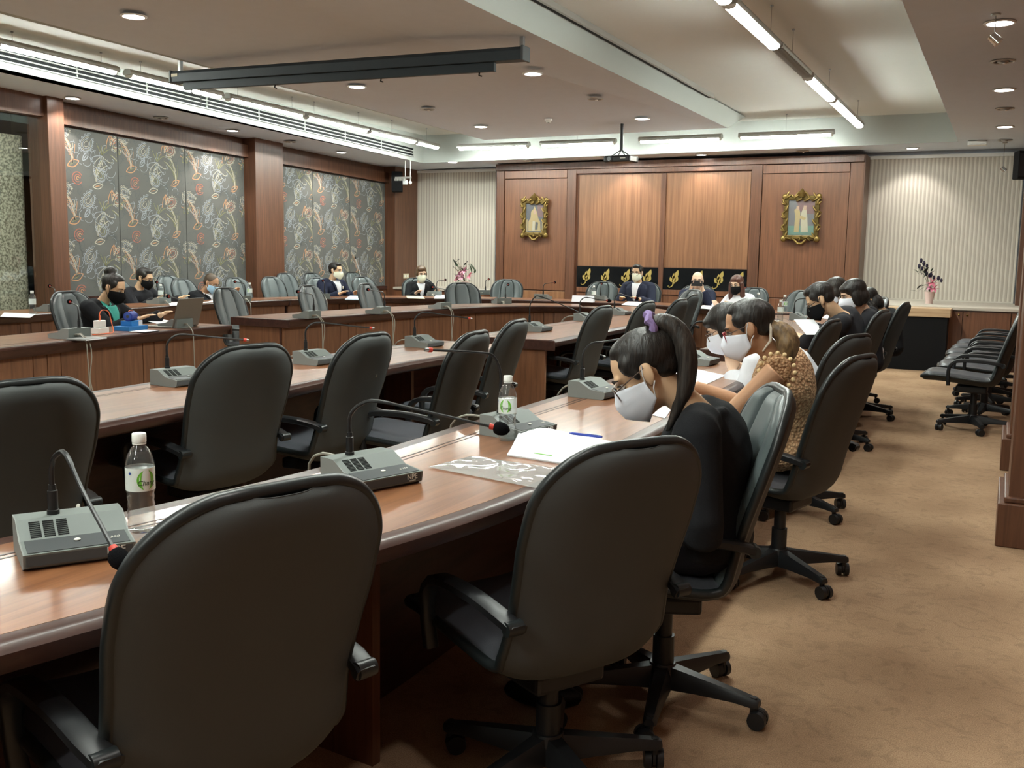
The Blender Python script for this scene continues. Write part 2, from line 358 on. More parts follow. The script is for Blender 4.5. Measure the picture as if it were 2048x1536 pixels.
# ---- left wall: fabric bays, wood pillars, dark glass
wl = struct(MB().box(XL-.25,XL-.02,8.3,YB+.3,0,3.3).build('wall_left','frame_wood'))
def yat(px, X=XL): return atX(px,300,X).y
FB = [(8.5,9.41),(9.41,10.58),(10.58,11.78),(12.42,13.42),(13.42,14.46),(14.46,15.56)]
plain('fabric', srgb(97,97,94), .85, spec=.15, bump=.25, bscale=300, var=.1, vscale=5)
plain('m_orange', srgb(182,136,104), .8, spec=.1); plain('m_cream', srgb(170,164,150), .8, spec=.1)
plain('m_blue', srgb(146,150,156), .8, spec=.1); plain('m_olive', srgb(124,122,92), .8, spec=.1)
plain('m_red', srgb(158,104,92), .8, spec=.1); plain('m_dark', srgb(88,92,92), .85, spec=.1)
def motif_tile():
    out = []   # (colour, width, path)
    def arc(cx, cy, r, a0, a1, n=10, k=1.0):
        return [(cx+r*math.cos(R(a0+(a1-a0)*i/n))*k**i, cy+r*math.sin(R(a0+(a1-a0)*i/n))*k**i) for i in range(n+1)]
    def bez(p0, p1, p2, n=10):
        return [((1-t)**2*p0[0]+2*t*(1-t)*p1[0]+t*t*p2[0], (1-t)**2*p0[1]+2*t*(1-t)*p1[1]+t*t*p2[1]) for t in [i/n for i in range(n+1)]]
    def leaf(x, y, L, a, col, fill):
        c, s = math.cos(R(a)), math.sin(R(a)); q = lambda u, v: (x+u*c-v*s, y+u*s+v*c)
        up = [q(L*t, .22*L*math.sin(math.pi*t)) for t in [i/10 for i in range(11)]]
        dn = [q(L*t, -.22*L*math.sin(math.pi*t)) for t in [i/10 for i in range(11)]]
        out.append((col,.013,up)); out.append((col,.013,dn)); out.append((fill,.012,[q(L*.25,0),q(L*.75,0)]))
    def frond(x, y, h, s, c1, c2):
        for k, (dx, dy) in enumerate(((-.17,1.0),(-.10,.82),(-.22,.7),(.02,.66))):
            out.append((c1 if k%2==0 else c2,.013-.002*k, bez((x,y),(x+s*.02,y+h*.55*dy),(x+s*dx,y+h*dy))))
            out.append((c2 if k%2==0 else c1,.007, bez((x+s*.012,y),(x+s*(.05),y+h*.5*dy),(x+s*(dx+.035),y+h*dy*.96))))
        for i in range(7):
            t = .3+.1*i; px = x+s*(-.17*t*t); py = y+h*t
            out.append((c1,.006,arc(px-s*.012,py,.016,0,300,8)))
    def scallop(x, y, r, c1, c2, a0=0, a1=330):
        n = 9
        for i in range(n):
            a = R(a0+(a1-a0)*i/n); out.append((c1,.009,arc(x+r*math.cos(a),y+r*math.sin(a),r*.34,math.degrees(a)-110,math.degrees(a)+110,8)))
        out.append((c2,.009,arc(x,y,r*.72,a0,a1,18))); out.append((c1,.008,arc(x+.01,y,r*.42,a0+60,a1+60,14))); out.append((c2,.01,arc(x,y,r*.15,0,360,8)))
    def paisley(x, y, r, rot, c1, c2):
        def q(t, k): 
            a = 2*math.pi*t; rr = r*k*(1-.45*math.cos(a/2)**8); u_, v_ = rr*math.cos(a)*.75, rr*math.sin(a)*.62; u_ += .9*r*k*max(0,math.cos(a/2)**2)**3*.5; v_ += .35*r*k*max(0,math.cos(a/2))**6
            c, s_ = math.cos(R(rot)), math.sin(R(rot)); return (x+u_*c-v_*s_, y+u_*s_+v_*c)
        for k, w_, cc in ((1,.010,c1),(.8,.006,c2),(.6,.009,c1),(.36,.008,c2)): out.append((cc,w_,[q(i/24,k) for i in range(25)]))
        for i in range(14): p_ = q((i+.5)/14,1.13); out.append((c1,.007,arc(p_[0],p_[1],.013,0,300,6)))
    leaf(.13,.16,.19,22,'m_orange','m_olive'); frond(.2,.2,.36,1,'m_orange','m_cream')
    paisley(.42,.44,.13,40,'m_blue','m_cream'); paisley(.9,.5,.11,200,'m_cream','m_red'); leaf(.36,.24,.13,50,'m_blue','m_blue')
    leaf(.9,.03,.17,28,'m_orange','m_orange'); frond(.98,.07,.4,.9,'m_olive','m_cream')
    paisley(.62,.08,.10,120,'m_blue','m_olive'); paisley(.08,.58,.10,-30,'m_cream','m_blue'); leaf(.5,.62,.16,10,'m_cream','m_orange'); frond(.56,.0,.3,-.8,'m_cream','m_olive'); leaf(.02,.36,.12,60,'m_olive','m_cream')
    for k in range(6):
        a = 200+28*k; out.append(('m_cream' if k%2 else 'm_blue',.009,bez((.66,.32),(.66+.16*math.cos(R(a-20)),.32+.16*math.sin(R(a-20))),(.66+.17*math.cos(R(a)),.32+.17*math.sin(R(a))))))
        out.append(('m_blue',.008,arc(.66+.16*math.cos(R(a)),.32+.16*math.sin(R(a)),.03,a-90,a+100,7)))
    for k in range(4): out.append(('m_olive',.012,bez((.66,.33),(.6+.05*k,.42),(.58+.07*k,.47-.02*k))))
    out.append(('m_red',.014,arc(.27,.02,.075,30,330,14))); out.append(('m_red',.011,arc(.275,.02,.045,0,300,12))); out.append(('m_orange',.01,arc(.28,.02,.02,0,300,8)))
    for k in range(3): out.append(('m_orange',.011,bez((.8,.6),(.83-.05*k,.53),(.87-.07*k,.5-.04*k)))); 
    out.append(('m_orange',.009,arc(.83,.52,.035,0,330,9)))
    rnd = random.Random(3)
    for k in range(60):
        x, y, r = rnd.uniform(0,1.1), rnd.uniform(0,.69), rnd.uniform(.03,.1); a0 = rnd.uniform(0,360)
        out.append(('m_dark' if k%3 else 'm_blue',.006,arc(x,y,r,a0,a0+rnd.uniform(120,230),10,.985)))
    return out
TILE = motif_tile()
def motif(y0, y1, z0, z1, parent):
    cols = {}
    for j in range(-1, 5):
        for i in range(-1, 2):
            ox, oz = y0+i*1.1, z0+j*.69+.05
            for col, w, path in TILE:
                mb = cols.setdefault(col, MB()); w = w*.92
                P = [(ox+p[0], oz+p[1]) for p in path]
                for k in range(len(P)-1):
                    (xa, za), (xb, zb) = P[k], P[k+1]; dx, dz = xb-xa, zb-za; l = math.hypot(dx,dz)
                    if l < 1e-6: continue
                    nx, nz = -dz/l*w/2, dx/l*w/2
                    q = [(xa-nx,za-nz),(xb-nx,zb-nz),(xb+nx,zb+nz),(xa+nx,za+nz)]
                    if all(y0+.012 < p[0] < y1-.012 and z0+.012 < p[1] < z1-.012 for p in q):
                        mb.quad(*[(XL+.0062+.0005*list(cols).index(col)+.00006*(k % 5), p[0], p[1]) for p in q])
    stuff(multi('woven_motif', [(mb, c) for c, mb in cols.items() if mb.f], parent))
for y0, y1 in FB:
    zt1 = zL((y0+y1)/2)-.29
    p = MB().box(XL-.03,XL+.004,y0+.005,y1-.005,.80,zt1).build('fabric_panel','fabric',wl,bevel=.004)
    motif(y0,y1,.80,zt1,p)
# beam above the bays, ledge and wainscot below
for y0, y1 in ((8.5,11.78),(12.42,15.56)):
    MB().add([(XL-.03,y0,zL(y0)-.28),(XL+.09,y0,zL(y0)-.28),(XL+.09,y0,zL(y0)-.1),(XL-.03,y0,zL(y0)-.1),(XL-.03,y1,zL(y1)-.28),(XL+.09,y1,zL(y1)-.28),(XL+.09,y1,zL(y1)-.1),(XL-.03,y1,zL(y1)-.1)],
      [(0,1,2,3),(7,6,5,4),(1,5,6,2),(0,3,7,4),(0,4,5,1),(3,2,6,7)]).build('beam','frame_wood',wl)
    MB().box(XL-.03,XL+.05,y0,y1,.74,.80).build('ledge','dark_wood',wl)
    n = 3
    for k in range(n):
        MB().box(XL-.03,XL+.03,y0+(y1-y0)*k/n+.006,y0+(y1-y0)*(k+1)/n-.006,.1,.735).build('wainscot_panel','modesty',wl)
    MB().box(XL-.03,XL+.055,y0,y1,0,.1).build('skirting','dark_wood',wl)
tr_n = 0
for y0, y1, pr in ((8.27,8.5,.14),(11.78,12.42,.22),(15.56,YB,.22)):
    tr_n += 1
    pl = struct(MB().box(XL-.05,XL+pr,y0,y1,0,zL(y0)+.02).build('trim_%d' % tr_n,'frame_wood',bevel=.006))
    MB().box(XL-.05,XL+pr+.03,y0-.03,y1,0,.12).build('pillar_base','dark_wood',pl,bevel=.004)
# dark glass bay
w1 = struct(MB().quad((XL-.02,-6.5,.12),(XL-.02,8.27,.12),(XL-.02,8.27,zL(8)-.22),(XL-.02,-6.5,zL(8)-.22)).build('window_1','dark_glass'))
mb = MB().box(XL-.06,XL+.08,-6.5,8.27,zL(8)-.24,zL(-2)+.2); mb.build('window_head','frame_wood',w1)
MB().box(XL-.06,XL+.08,-6.5,8.27,0,.12).build('window_sill','dark_wood',w1)
for yy in (-2.6,1.0,4.6): MB().box(XL-.06,XL+.05,yy-.05,yy+.05,.12,zL(8)-.2).build('mullion','frame_wood',w1)
bk = struct(MB().box(XL-2.2,XL-2.1,-6.6,9.6,0,3.6).box(XL-2.2,XL-.1,9.5,9.6,0,3.6).box(XL-2.2,XL-.1,-6.7,-6.6,0,3.6).box(XL-2.2,XL-.05,-6.7,9.6,3.4,3.5).build('wall_corridor','black_matte'))
gc = tag(MB().prism([(XL-1.2,5.0,0),(XL-.45,5.0,0),(XL-.36,5.1,0),(XL-.36,8.28,0),(XL-.38,8.32,0),(XL-.42,8.34,0),(XL-1.2,8.34,0)],(0,0,2.72)).build('granite_column','granite',bevel=.01),'pale speckled granite column standing behind the dark glass','column')
# corridor lamp that lights the granite
ld = bpy.data.lights.new('corridor_lamp','AREA'); ld.energy = 60; ld.shape = 'RECTANGLE'; ld.size = .1; ld.size_y = 3; lo = bpy.data.objects.new('corridor_lamp', ld); COL.objects.link(lo); lo.location = (XL-.12,6.5,3.2); lo.rotation_euler = (0,R(14),0); lo.parent = bk

# ---- back wall: window bays with blinds, wood feature wall in the middle
wb = struct(MB().box(-10.8,1.4,YB,YB+.2,0,3.3).build('wall_back','soffit'))
def blind(x0, x1, z0, z1, label):
    t = thing('vertical_blind', label, 'window blind', ((x0+x1)/2, YB-.06, z0))
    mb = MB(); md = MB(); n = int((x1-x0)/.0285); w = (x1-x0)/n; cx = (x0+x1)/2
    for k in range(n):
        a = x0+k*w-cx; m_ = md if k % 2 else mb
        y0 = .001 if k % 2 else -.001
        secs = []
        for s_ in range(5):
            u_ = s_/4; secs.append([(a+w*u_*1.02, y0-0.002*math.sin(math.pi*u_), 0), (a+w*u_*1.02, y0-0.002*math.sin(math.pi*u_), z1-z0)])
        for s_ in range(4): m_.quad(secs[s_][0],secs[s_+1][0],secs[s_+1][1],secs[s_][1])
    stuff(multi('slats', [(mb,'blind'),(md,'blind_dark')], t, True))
    MB().box(x0-cx,x1-cx,-.03,.03,z1-z0,z1-z0+.05).build('head_rail','white_plastic',t)
    MB().box(x0-cx,x1-cx,-.02,.03,-.03,0).build('bottom_rail','blind',t)
    return t
blind(-10.1,-8.42,.80,2.9,'pale striped vertical blind between the corner pillar and the wood feature wall')
blind(-2.02,.12,.84,2.94,'wide pale striped vertical blind behind the flower vase with dark buds')
# feature wall
FY = 15.8
fw = struct(MB().box(-8.13,-2.0,FY+.06,YB,0,2.97).build('wall_feature','frame_wood'))
def pan(x0, x1, z0, z1, mat, y=0.0, name='wood_panel', th=.1, bev=.004):
    return MB().box(x0,x1,FY+y,FY+y+th,z0,z1).build(name,mat,fw,bevel=bev)
pan(-8.13,-2.0,2.86,2.97,'frame_wood',-.03,'cornice')
pan(-8.13,-7.98,0,2.855,'frame_wood',0,'stile'); pan(-6.78,-6.62,0,2.855,'frame_wood',0,'stile')
pan(-3.66,-3.5,0,2.855,'frame_wood',0,'stile'); pan(-2.19,-2.0,0,2.855,'panel_wood',0,'stile')
pan(-7.97,-6.79,2.72,2.85,'panel_wood',.01); pan(-7.97,-6.79,.81,2.71,'panel_wood',.02)
pan(-7.97,-6.79,.1,.795,'panel_light',.02)
pan(-3.49,-2.2,2.72,2.85,'panel_wood',.01); pan(-3.49,-2.2,.81,2.71,'panel_wood',.02); pan(-3.49,-2.2,.1,.795,'panel_wood',.02)
pan(-6.62,-3.66,2.78,2.855,'frame_wood',0,'door_head')
for x0, x1 in ((-6.58,-5.13),(-5.05,-3.68)):
    pan(x0,x1,1.24,2.76,'door_wood',.055,'door_panel',.04)
    pan(x0,x1,.80,.88,'panel_wood',.03,'ledge'); pan(x0,x1,.1,.79,'panel_wood',.045)
pan(-5.13,-5.05,0,2.76,'frame_wood',.02,'stile')
pan(-8.13,-2.0,0,.1,'dark_wood',-.02,'skirting')
MB().box(-2.0,-1.985,FY,YB,0,2.97).build('return_panel','frame_wood',fw)
# black stone bands with gold lotus buds
def lotus(cx, cz, parent, y):
    K_ = .86
    def P(pts, s=1.0): return [(cx+p[0]*K_, y, cz+p[1]*K_) for p in pts]
    mb = MB()
    def petal(a, b, w, bow=0):
        a = Vector((a[0],0,a[1])); b = Vector((b[0],0,b[1])); d = b-a; n = Vector((-d.z,0,d.x)).normalized(); L_, R_ = [], []
        for i in range(9):
            t = i/8; h = w*math.sin(math.pi*min(1,t**.75))**.8 if 0 < t < 1 else 0
            m_ = a+d*t+n*bow*math.sin(math.pi*t); L_.append(m_+n*h); R_.append(m_-n*h)
        pts = [(cx+p.x*K_, y, cz+p.z*K_) for p in L_+R_[::-1][1:-1]]
        mb.prism(pts, (0,-.006,0))
    petal((.0,-.06),(-.0,.07),.038); petal((-.015,-.055),(-.075,.045),.03,.012); petal((.015,-.055),(.07,.06),.03,-.012)
    petal((-.02,.0),(.0,.12),.024); petal((.01,.03),(.075,.175),.036,-.01); petal((-.03,-.07),(.03,-.07),.014)
    stem = [(-.015,-.075),(-.02,-.11),(-.045,-.14),(-.085,-.155),(-.115,-.14),(-.105,-.12)]
    for i in range(len(stem)-1):
        p, q = Vector(stem[i]), Vector(stem[i+1]); d = (q-p).normalized(); n = Vector((-d.y,d.x))*(.011-.0015*i)
        mb.prism(P([p-n,q-n*.9,q+n*.9,p+n]), (0,-.006,0))
    return mb.build('gold_lotus','gold_flat',parent)
for x0, x1, xs in ((-6.58,-5.13,(-6.40,-6.06,-5.70,-5.32)),(-5.05,-3.68,(-4.86,-4.46,-4.12,-3.80))):
    st = pan(x0,x1,.885,1.235,'black_stone',.03,'stone_band',.06)
    for x in xs: lotus(x, 1.055, st, FY+.0299)
# ---- right wall with pillars
wr = struct(MB().box(XR,XR+.2,NEAR,YB,0,3.1).build('wall_right','panel_wood'))
for y0, y1, x0 in ((5.45,6.05,.09),(7.5,8.05,.10),(15.6,YB,.14)):
    tr_n += 1
    pl = struct(MB().box(x0,XR+.02,y0,y1,.24,3.05).build('trim_%d' % tr_n,'frame_wood',bevel=.006))
    MB().box(x0-.045,XR+.02,y0-.05,y1+.05,0,.22).build('pillar_base','frame_wood',pl,bevel=.006)
    MB().box(x0-.02,XR+.02,y0-.025,y1+.025,.22,.25).build('base_moulding','frame_wood',pl,bevel=.008)
struct(MB().box(-13.5,1.4,NEAR-.1,NEAR,0,3.6).build('wall_front','panel_wood'))
# low cabinets below the blinds
def cabinet(x0, x1, y0, y1, z1, label, knobs, seams, top='soffit'):
    t = thing('low_cabinet', label, 'cabinet', ((x0+x1)/2,(y0+y1)/2,0)); cx, cy = (x0+x1)/2, (y0+y1)/2
    MB().box(x0-cx,x1-cx,y0-cy+.02,y1-cy,0,z1-.04).build('body','frame_wood',t)
    MB().box(x0-cx,x1-cx,y0-cy-.02,y1-cy,z1-.04,z1).build('sill_top','blind_dark',t,bevel=.004)
    xs = [x0]+seams+[x1]
    for i in range(len(xs)-1):
        d = MB().box(xs[i]-cx+.006,xs[i+1]-cx-.006,y0-cy,y0-cy+.02,.1,z1-.06).build('door','panel_wood',t,bevel=.002)
        for kx in knobs:
            if xs[i] < kx < xs[i+1]: MB().ell((kx-cx,y0-cy-.012,z1-.1),(.014,.014,.014),10,8).build('knob','gold',d,True)
    MB().box(x0-cx,x1-cx,y0-cy+.01,y0-cy+.03,0,.1).build('plinth','dark_wood',t)
    return t
cabinet(-1.96,XR-.02,14.35,16.3,.82,'built-in wooden cabinet with brass knobs under the wide blind',[-.52,-.42,-1.6],[-1.25,-.47,.1])
cabinet(-10.04,-8.16,15.45,16.3,.79,'built-in wooden cabinet under the narrow blind beside the corner pillar',[],[-9.4,-8.8])
t = thing('side_desk','dark fronted side desk with pale wooden top beside the low cabinet','desk',(-1.45,14.1,0))
MB().box(-.85,.82,-.2,.2,0,.70).build('body','black_matte',t,bevel=.003); MB().box(-.87,.85,-.22,.22,.70,.81).build('desk_top','oak',t,bevel=.004)

# ================================================================== LAMPS
def downlight(p, label, lit=True, group=None, watt=0, r=.075, aim=None, spread=75, blend=.6, eye=False):
    t = thing('downlight', label, 'downlight', p, 0, group)
    MB().lathe([(r+.02,0),(r+.022,-.004),(r+.012,-.012),(r,-.010),(r-.004,-.001)],n=24).build('trim_ring','alu' if not lit else 'white_plastic',t,True)
    if lit:
        MB().lathe([(.0,-.006),(r-.003,-.006),(r-.003,-.002),(0,-.002)],n=24).build('lens','downlight_glow',t)
    else:
        MB().lathe([(.0,-.001),(r-.002,-.001),(r-.002,.0),(0,.0)],n=24).build('cavity','mic_dark',t)
        MB().ell((0,0,-.006),(r*.62,r*.62,.014),14,8).build('lamp_holder','steel',t,True)
        MB().ell((r*.2,0,-.018),(.018,.018,.01),10,6).build('bulb','white_plastic',t,True)
    if watt:
        l = bpy.data.lights.new('spot','SPOT'); l.energy = watt; l.spot_size = R(spread); l.spot_blend = blend; l.shadow_soft_size = r*.8; l.color = (1,.95,.88)
        lo = bpy.data.objects.new('spot', l); COL.objects.link(lo); lo.parent = t; lo.location = (0,0,-.03)
        if aim: lo.rotation_euler = Vector(aim).to_track_quat('-Z','Y').to_euler()
    return t
TG = 'lit downlights in the ceiling tray'
for q in ((267,32),(714,173),(1066,147),(962,253),(1284,237)):
    p = at(*q,3.2); p.z = 3.2 + (zt(p.x,p.y)-3.2 if p.x < -6 else 0)*(.75)
    p = at(*q,p.z-.004); downlight(p,{267:'lit tray downlight on the near side of the projection screen case',714:'lit tray downlight just past the left half of the projection screen case',1066:'lit tray downlight just past the right end of the projection screen case',962:'lit tray downlight at the far edge of the tray left of the smoke detector',1284:'lit tray downlight above the projector pole'}[q[0]],True,TG,TRAY_W,r=.085)
for x in (-6.3,-4.35):
    for y in (-4.4,-2.0,.6,4.0): downlight((x,y,3.2 if x > -5 else 3.235),'lit tray downlight far on the near side of the projection screen',True,TG,TRAY_W,r=.085)
for q in ((855,218),(1190,197)):
    downlight(at(*q,3.198 if q[0] > 1000 else 3.19),{855:'unlit swivel spot in the tray nearer the left cove',1190:'unlit swivel spot in the tray nearer the right hand lamps'}[q[0]],False,'unlit swivel spots in the ceiling tray')
for q, w in (((145,196),SPOT_W),((465,261),SPOT_W),((683,305),SPOT_W)):
    p = at(*q,zL(8)); 
    for _ in range(3): p = at(*q,zL(p.y)-.004)
    p.x = max(p.x,-10.0); p.z = zL(p.y)-.003
    downlight(p,{145:'lit downlight above the fabric bay next to the dark glass',465:'lit downlight above the fabric beside the broad middle pillar',683:'lit downlight above the second fabric bay'}[q[0]],True,'lit downlights along the fabric wall',w,aim=(-.28,0,-1),spread=92,blend=.4)
for q in ((322,235),(580,283)):
    p = at(*q,zL(10))
    for _ in range(3): p = at(*q,zL(p.y)-.004)
    downlight(p,{322:'unlit swivel spot over the fabric bay beside the dark glass',580:'unlit swivel spot over the second fabric bay'}[q[0]],False,'unlit swivel spots along the fabric wall')
for q, w in (((905,324),SPOT_W*.5),((1403,309),SPOT_W*.5),((1825,296),SPOT_W*.6),((1245,314),SPOT_W*.8)):
    p = at(*q,3.02); z = 2.975+.075*(p.x+9.3)/8.58; p = at(*q,z-.004); p.y = min(p.y,15.72 if -8.2 < p.x < -1.9 else 15.95)
    downlight(p,{905:'lit downlight above the narrow striped blind',1403:'lit downlight above the right hand door panel of the feature wall',1825:'lit downlight above the wide striped blind',1245:'lit downlight above the left hand door panel behind the projector'}[q[0]],True,'lit downlights along the back wall',w,aim=(0,.3,-1),spread=96,blend=.45)
for q in ((1058,320),(1605,302)):
    p = at(*q,3.02); z = 2.975+.075*(p.x+9.3)/8.58; p = at(*q,z-.004); p.y = min(p.y,15.7)
    downlight(p,{1058:'unlit spot above the portrait of the seated figure',1605:'unlit spot above the portrait of two standing figures'}[q[0]],False,'unlit spots along the back wall')
for q in ((2000,45),(2008,179),(2010,253)):
    downlight(at(*q,3.046),{2000:'lit aisle downlight beside the chrome spotlight',2008:'lit aisle downlight between two unlit swivel spots',2010:'lit aisle downlight next to the white box on the soffit'}[q[0]],True,'lit downlights over the aisle',SPOT_W,r=.085)
for y in (-4.5,-1.8,1.2,4.6): downlight((-.15,y,3.046),'lit round downlight in the lowered ceiling over the right aisle',True,'lit downlights over the aisle',SPOT_W,r=.085)
for q in ((2006,122),(2010,217),(2010,280)):
    downlight(at(*q,3.046),{122:'unlit aisle spot next to the chrome spotlight',217:'unlit aisle spot between two lit aisle downlights',280:'unlit aisle spot at the rod of the long hanging spotlight'}[q[1]],False,'unlit swivel spots over the aisle')

def linear_light(a, b, label, group, glow=True, wires=(.1,.9), ztop=3.445, ext=.03):
    a, b = Vector(a), Vector(b); d = (b-a); Ln = d.length; d.normalize(); side = Vector((-d.y,d.x,0)).normalized(); up = d.cross(side)*-1
    if up.z < 0: up = -up
    t = thing('suspended_light', label, 'lamp', a, 0, group)
    def sec(s, pts): return [d*s + side*p[0] + up*p[1] for p in pts]
    hs = [(-.055,0),(-.062,.02),(-.05,.048),(-.022,.064),(.022,.064),(.05,.048),(.062,.02),(.055,0)]
    MB().loft([sec(-ext,hs),sec(Ln+ext,hs)]).build('housing','alu',t,True,ang=60)
    ds = [(-.046,.002),(-.046,-.012),(-.03,-.026),(0,-.031),(.03,-.026),(.046,-.012),(.046,.002)]
    if glow:
        MB().loft([sec(.0,ds),sec(Ln,ds)]).build('diffuser','tube_glow',t,True,ang=70)
        for s in (0,Ln): MB().loft([sec(s-.008,[(p[0]*1.06,p[1]*1.1) for p in ds]),sec(s+.008,[(p[0]*1.06,p[1]*1.1) for p in ds])]).build('end_cap','white_plastic',t)
    else:
        MB().loft([sec(.03,[(p[0],p[1]*.4) for p in ds]),sec(Ln-.03,[(p[0],p[1]*.4) for p in ds])]).build('grille','mic_light',t)
    for w in wires:
        p = d*(Ln*w) + up*.06; MB().tube([p,Vector((p.x,p.y,ztop-a.z))],.0025,5).build('suspension_wire','steel',t)
        MB().lathe([(.0,-.012),(.012,-.012),(.014,0),(0,0)],c=(p.x,p.y,ztop-a.z),n=10).build('wire_anchor','steel',t)
    return t
LX = -8.7
ORD = ['first','second','third','fourth','fifth','sixth','seventh','eighth','ninth','tenth']
GL = 'suspended lights along the left cove'; GB = 'suspended lights along the back cove'; GR = 'suspended lights over the right tables'
zrun = lambda Y: 3.294 - (Y-6.59)*.0152
for (xa, xb) in ((-320,-30),(-6,228),(258,438),(457,600),(613,730),(738,826),(832,873)):
    P = []
    for x in (xa, xb):
        p = atX(x, 90+.236*x, LX); P.append((LX, p.y, zrun(p.y)))
    linear_light(P[0],P[1],ORD[{873:0,826:1,730:2,600:3,438:4,228:5,-30:6}[xb]]+' glowing linear lamp from the back corner along the left cove',GL,wires=(.12,.88) if xb-xa > 90 else (.5,),ztop=3.445)
for (xa, xb) in ((920,1055),(1085,1228),(1282,1440),(1482,1664)):
    pa = atY(xa,297-.0393*(xa-917),14.68); pb = atY(xb,297-.0393*(xb-917),14.68)
    linear_light((pa.x,14.68,pa.z),(pb.x,14.68,pb.z),ORD[{1055:0,1228:1,1440:2,1664:3}[xb]]+' glowing linear lamp from the left corner across the back cove',GB,wires=(.5,))
RX = -1.86
for (pa, pb, g) in (((1300,-118),(1398,-22),1),((1404,-18),(1449,20),1),((1457,39),(1547,109),1),((1551,121),(1610,170),0),((1615,175),(1660,211),1),((1664,215),(1718,262),1)):
    A = atX(*pa,RX); B = atX(*pb,RX)
    if g: linear_light((RX,A.y,3.155),(RX,B.y,3.155),ORD[{1718:0,1660:1,1547:2,1449:3,1398:4}[pb[0]]]+' glowing linear lamp from the back corner in the right run',GR,wires=(.9,),ext=.01)
    else: linear_light((RX,A.y,3.155),(RX,B.y,3.155),'suspended lamp housing section with a grey grille and no glow',None,glow=False,wires=(.5,),ext=.01)
# near part of the right run, above and behind the viewer
linear_light((RX,3.3,3.155),(RX,4.9,3.155),ORD[5]+' glowing linear lamp from the back corner in the right run',GR)
linear_light((RX,.8,3.155),(RX,2.6,3.155),ORD[6]+' glowing linear lamp from the back corner in the right run',GR)
linear_light((RX,-1.6,3.155),(RX,.4,3.155),ORD[7]+' glowing linear lamp from the back corner in the right run',GR)
linear_light((RX,-4.2,3.155),(RX,-2.0,3.155),ORD[8]+' glowing linear lamp from the back corner in the right run',GR)
linear_light((LX,-2.6,3.36),(LX,-.4,3.36),ORD[8]+' glowing linear lamp from the back corner along the left cove',GL,ztop=3.445)
linear_light((LX,.4,3.35),(LX,2.4,3.33),ORD[7]+' glowing linear lamp from the back corner along the left cove',GL,ztop=3.445)

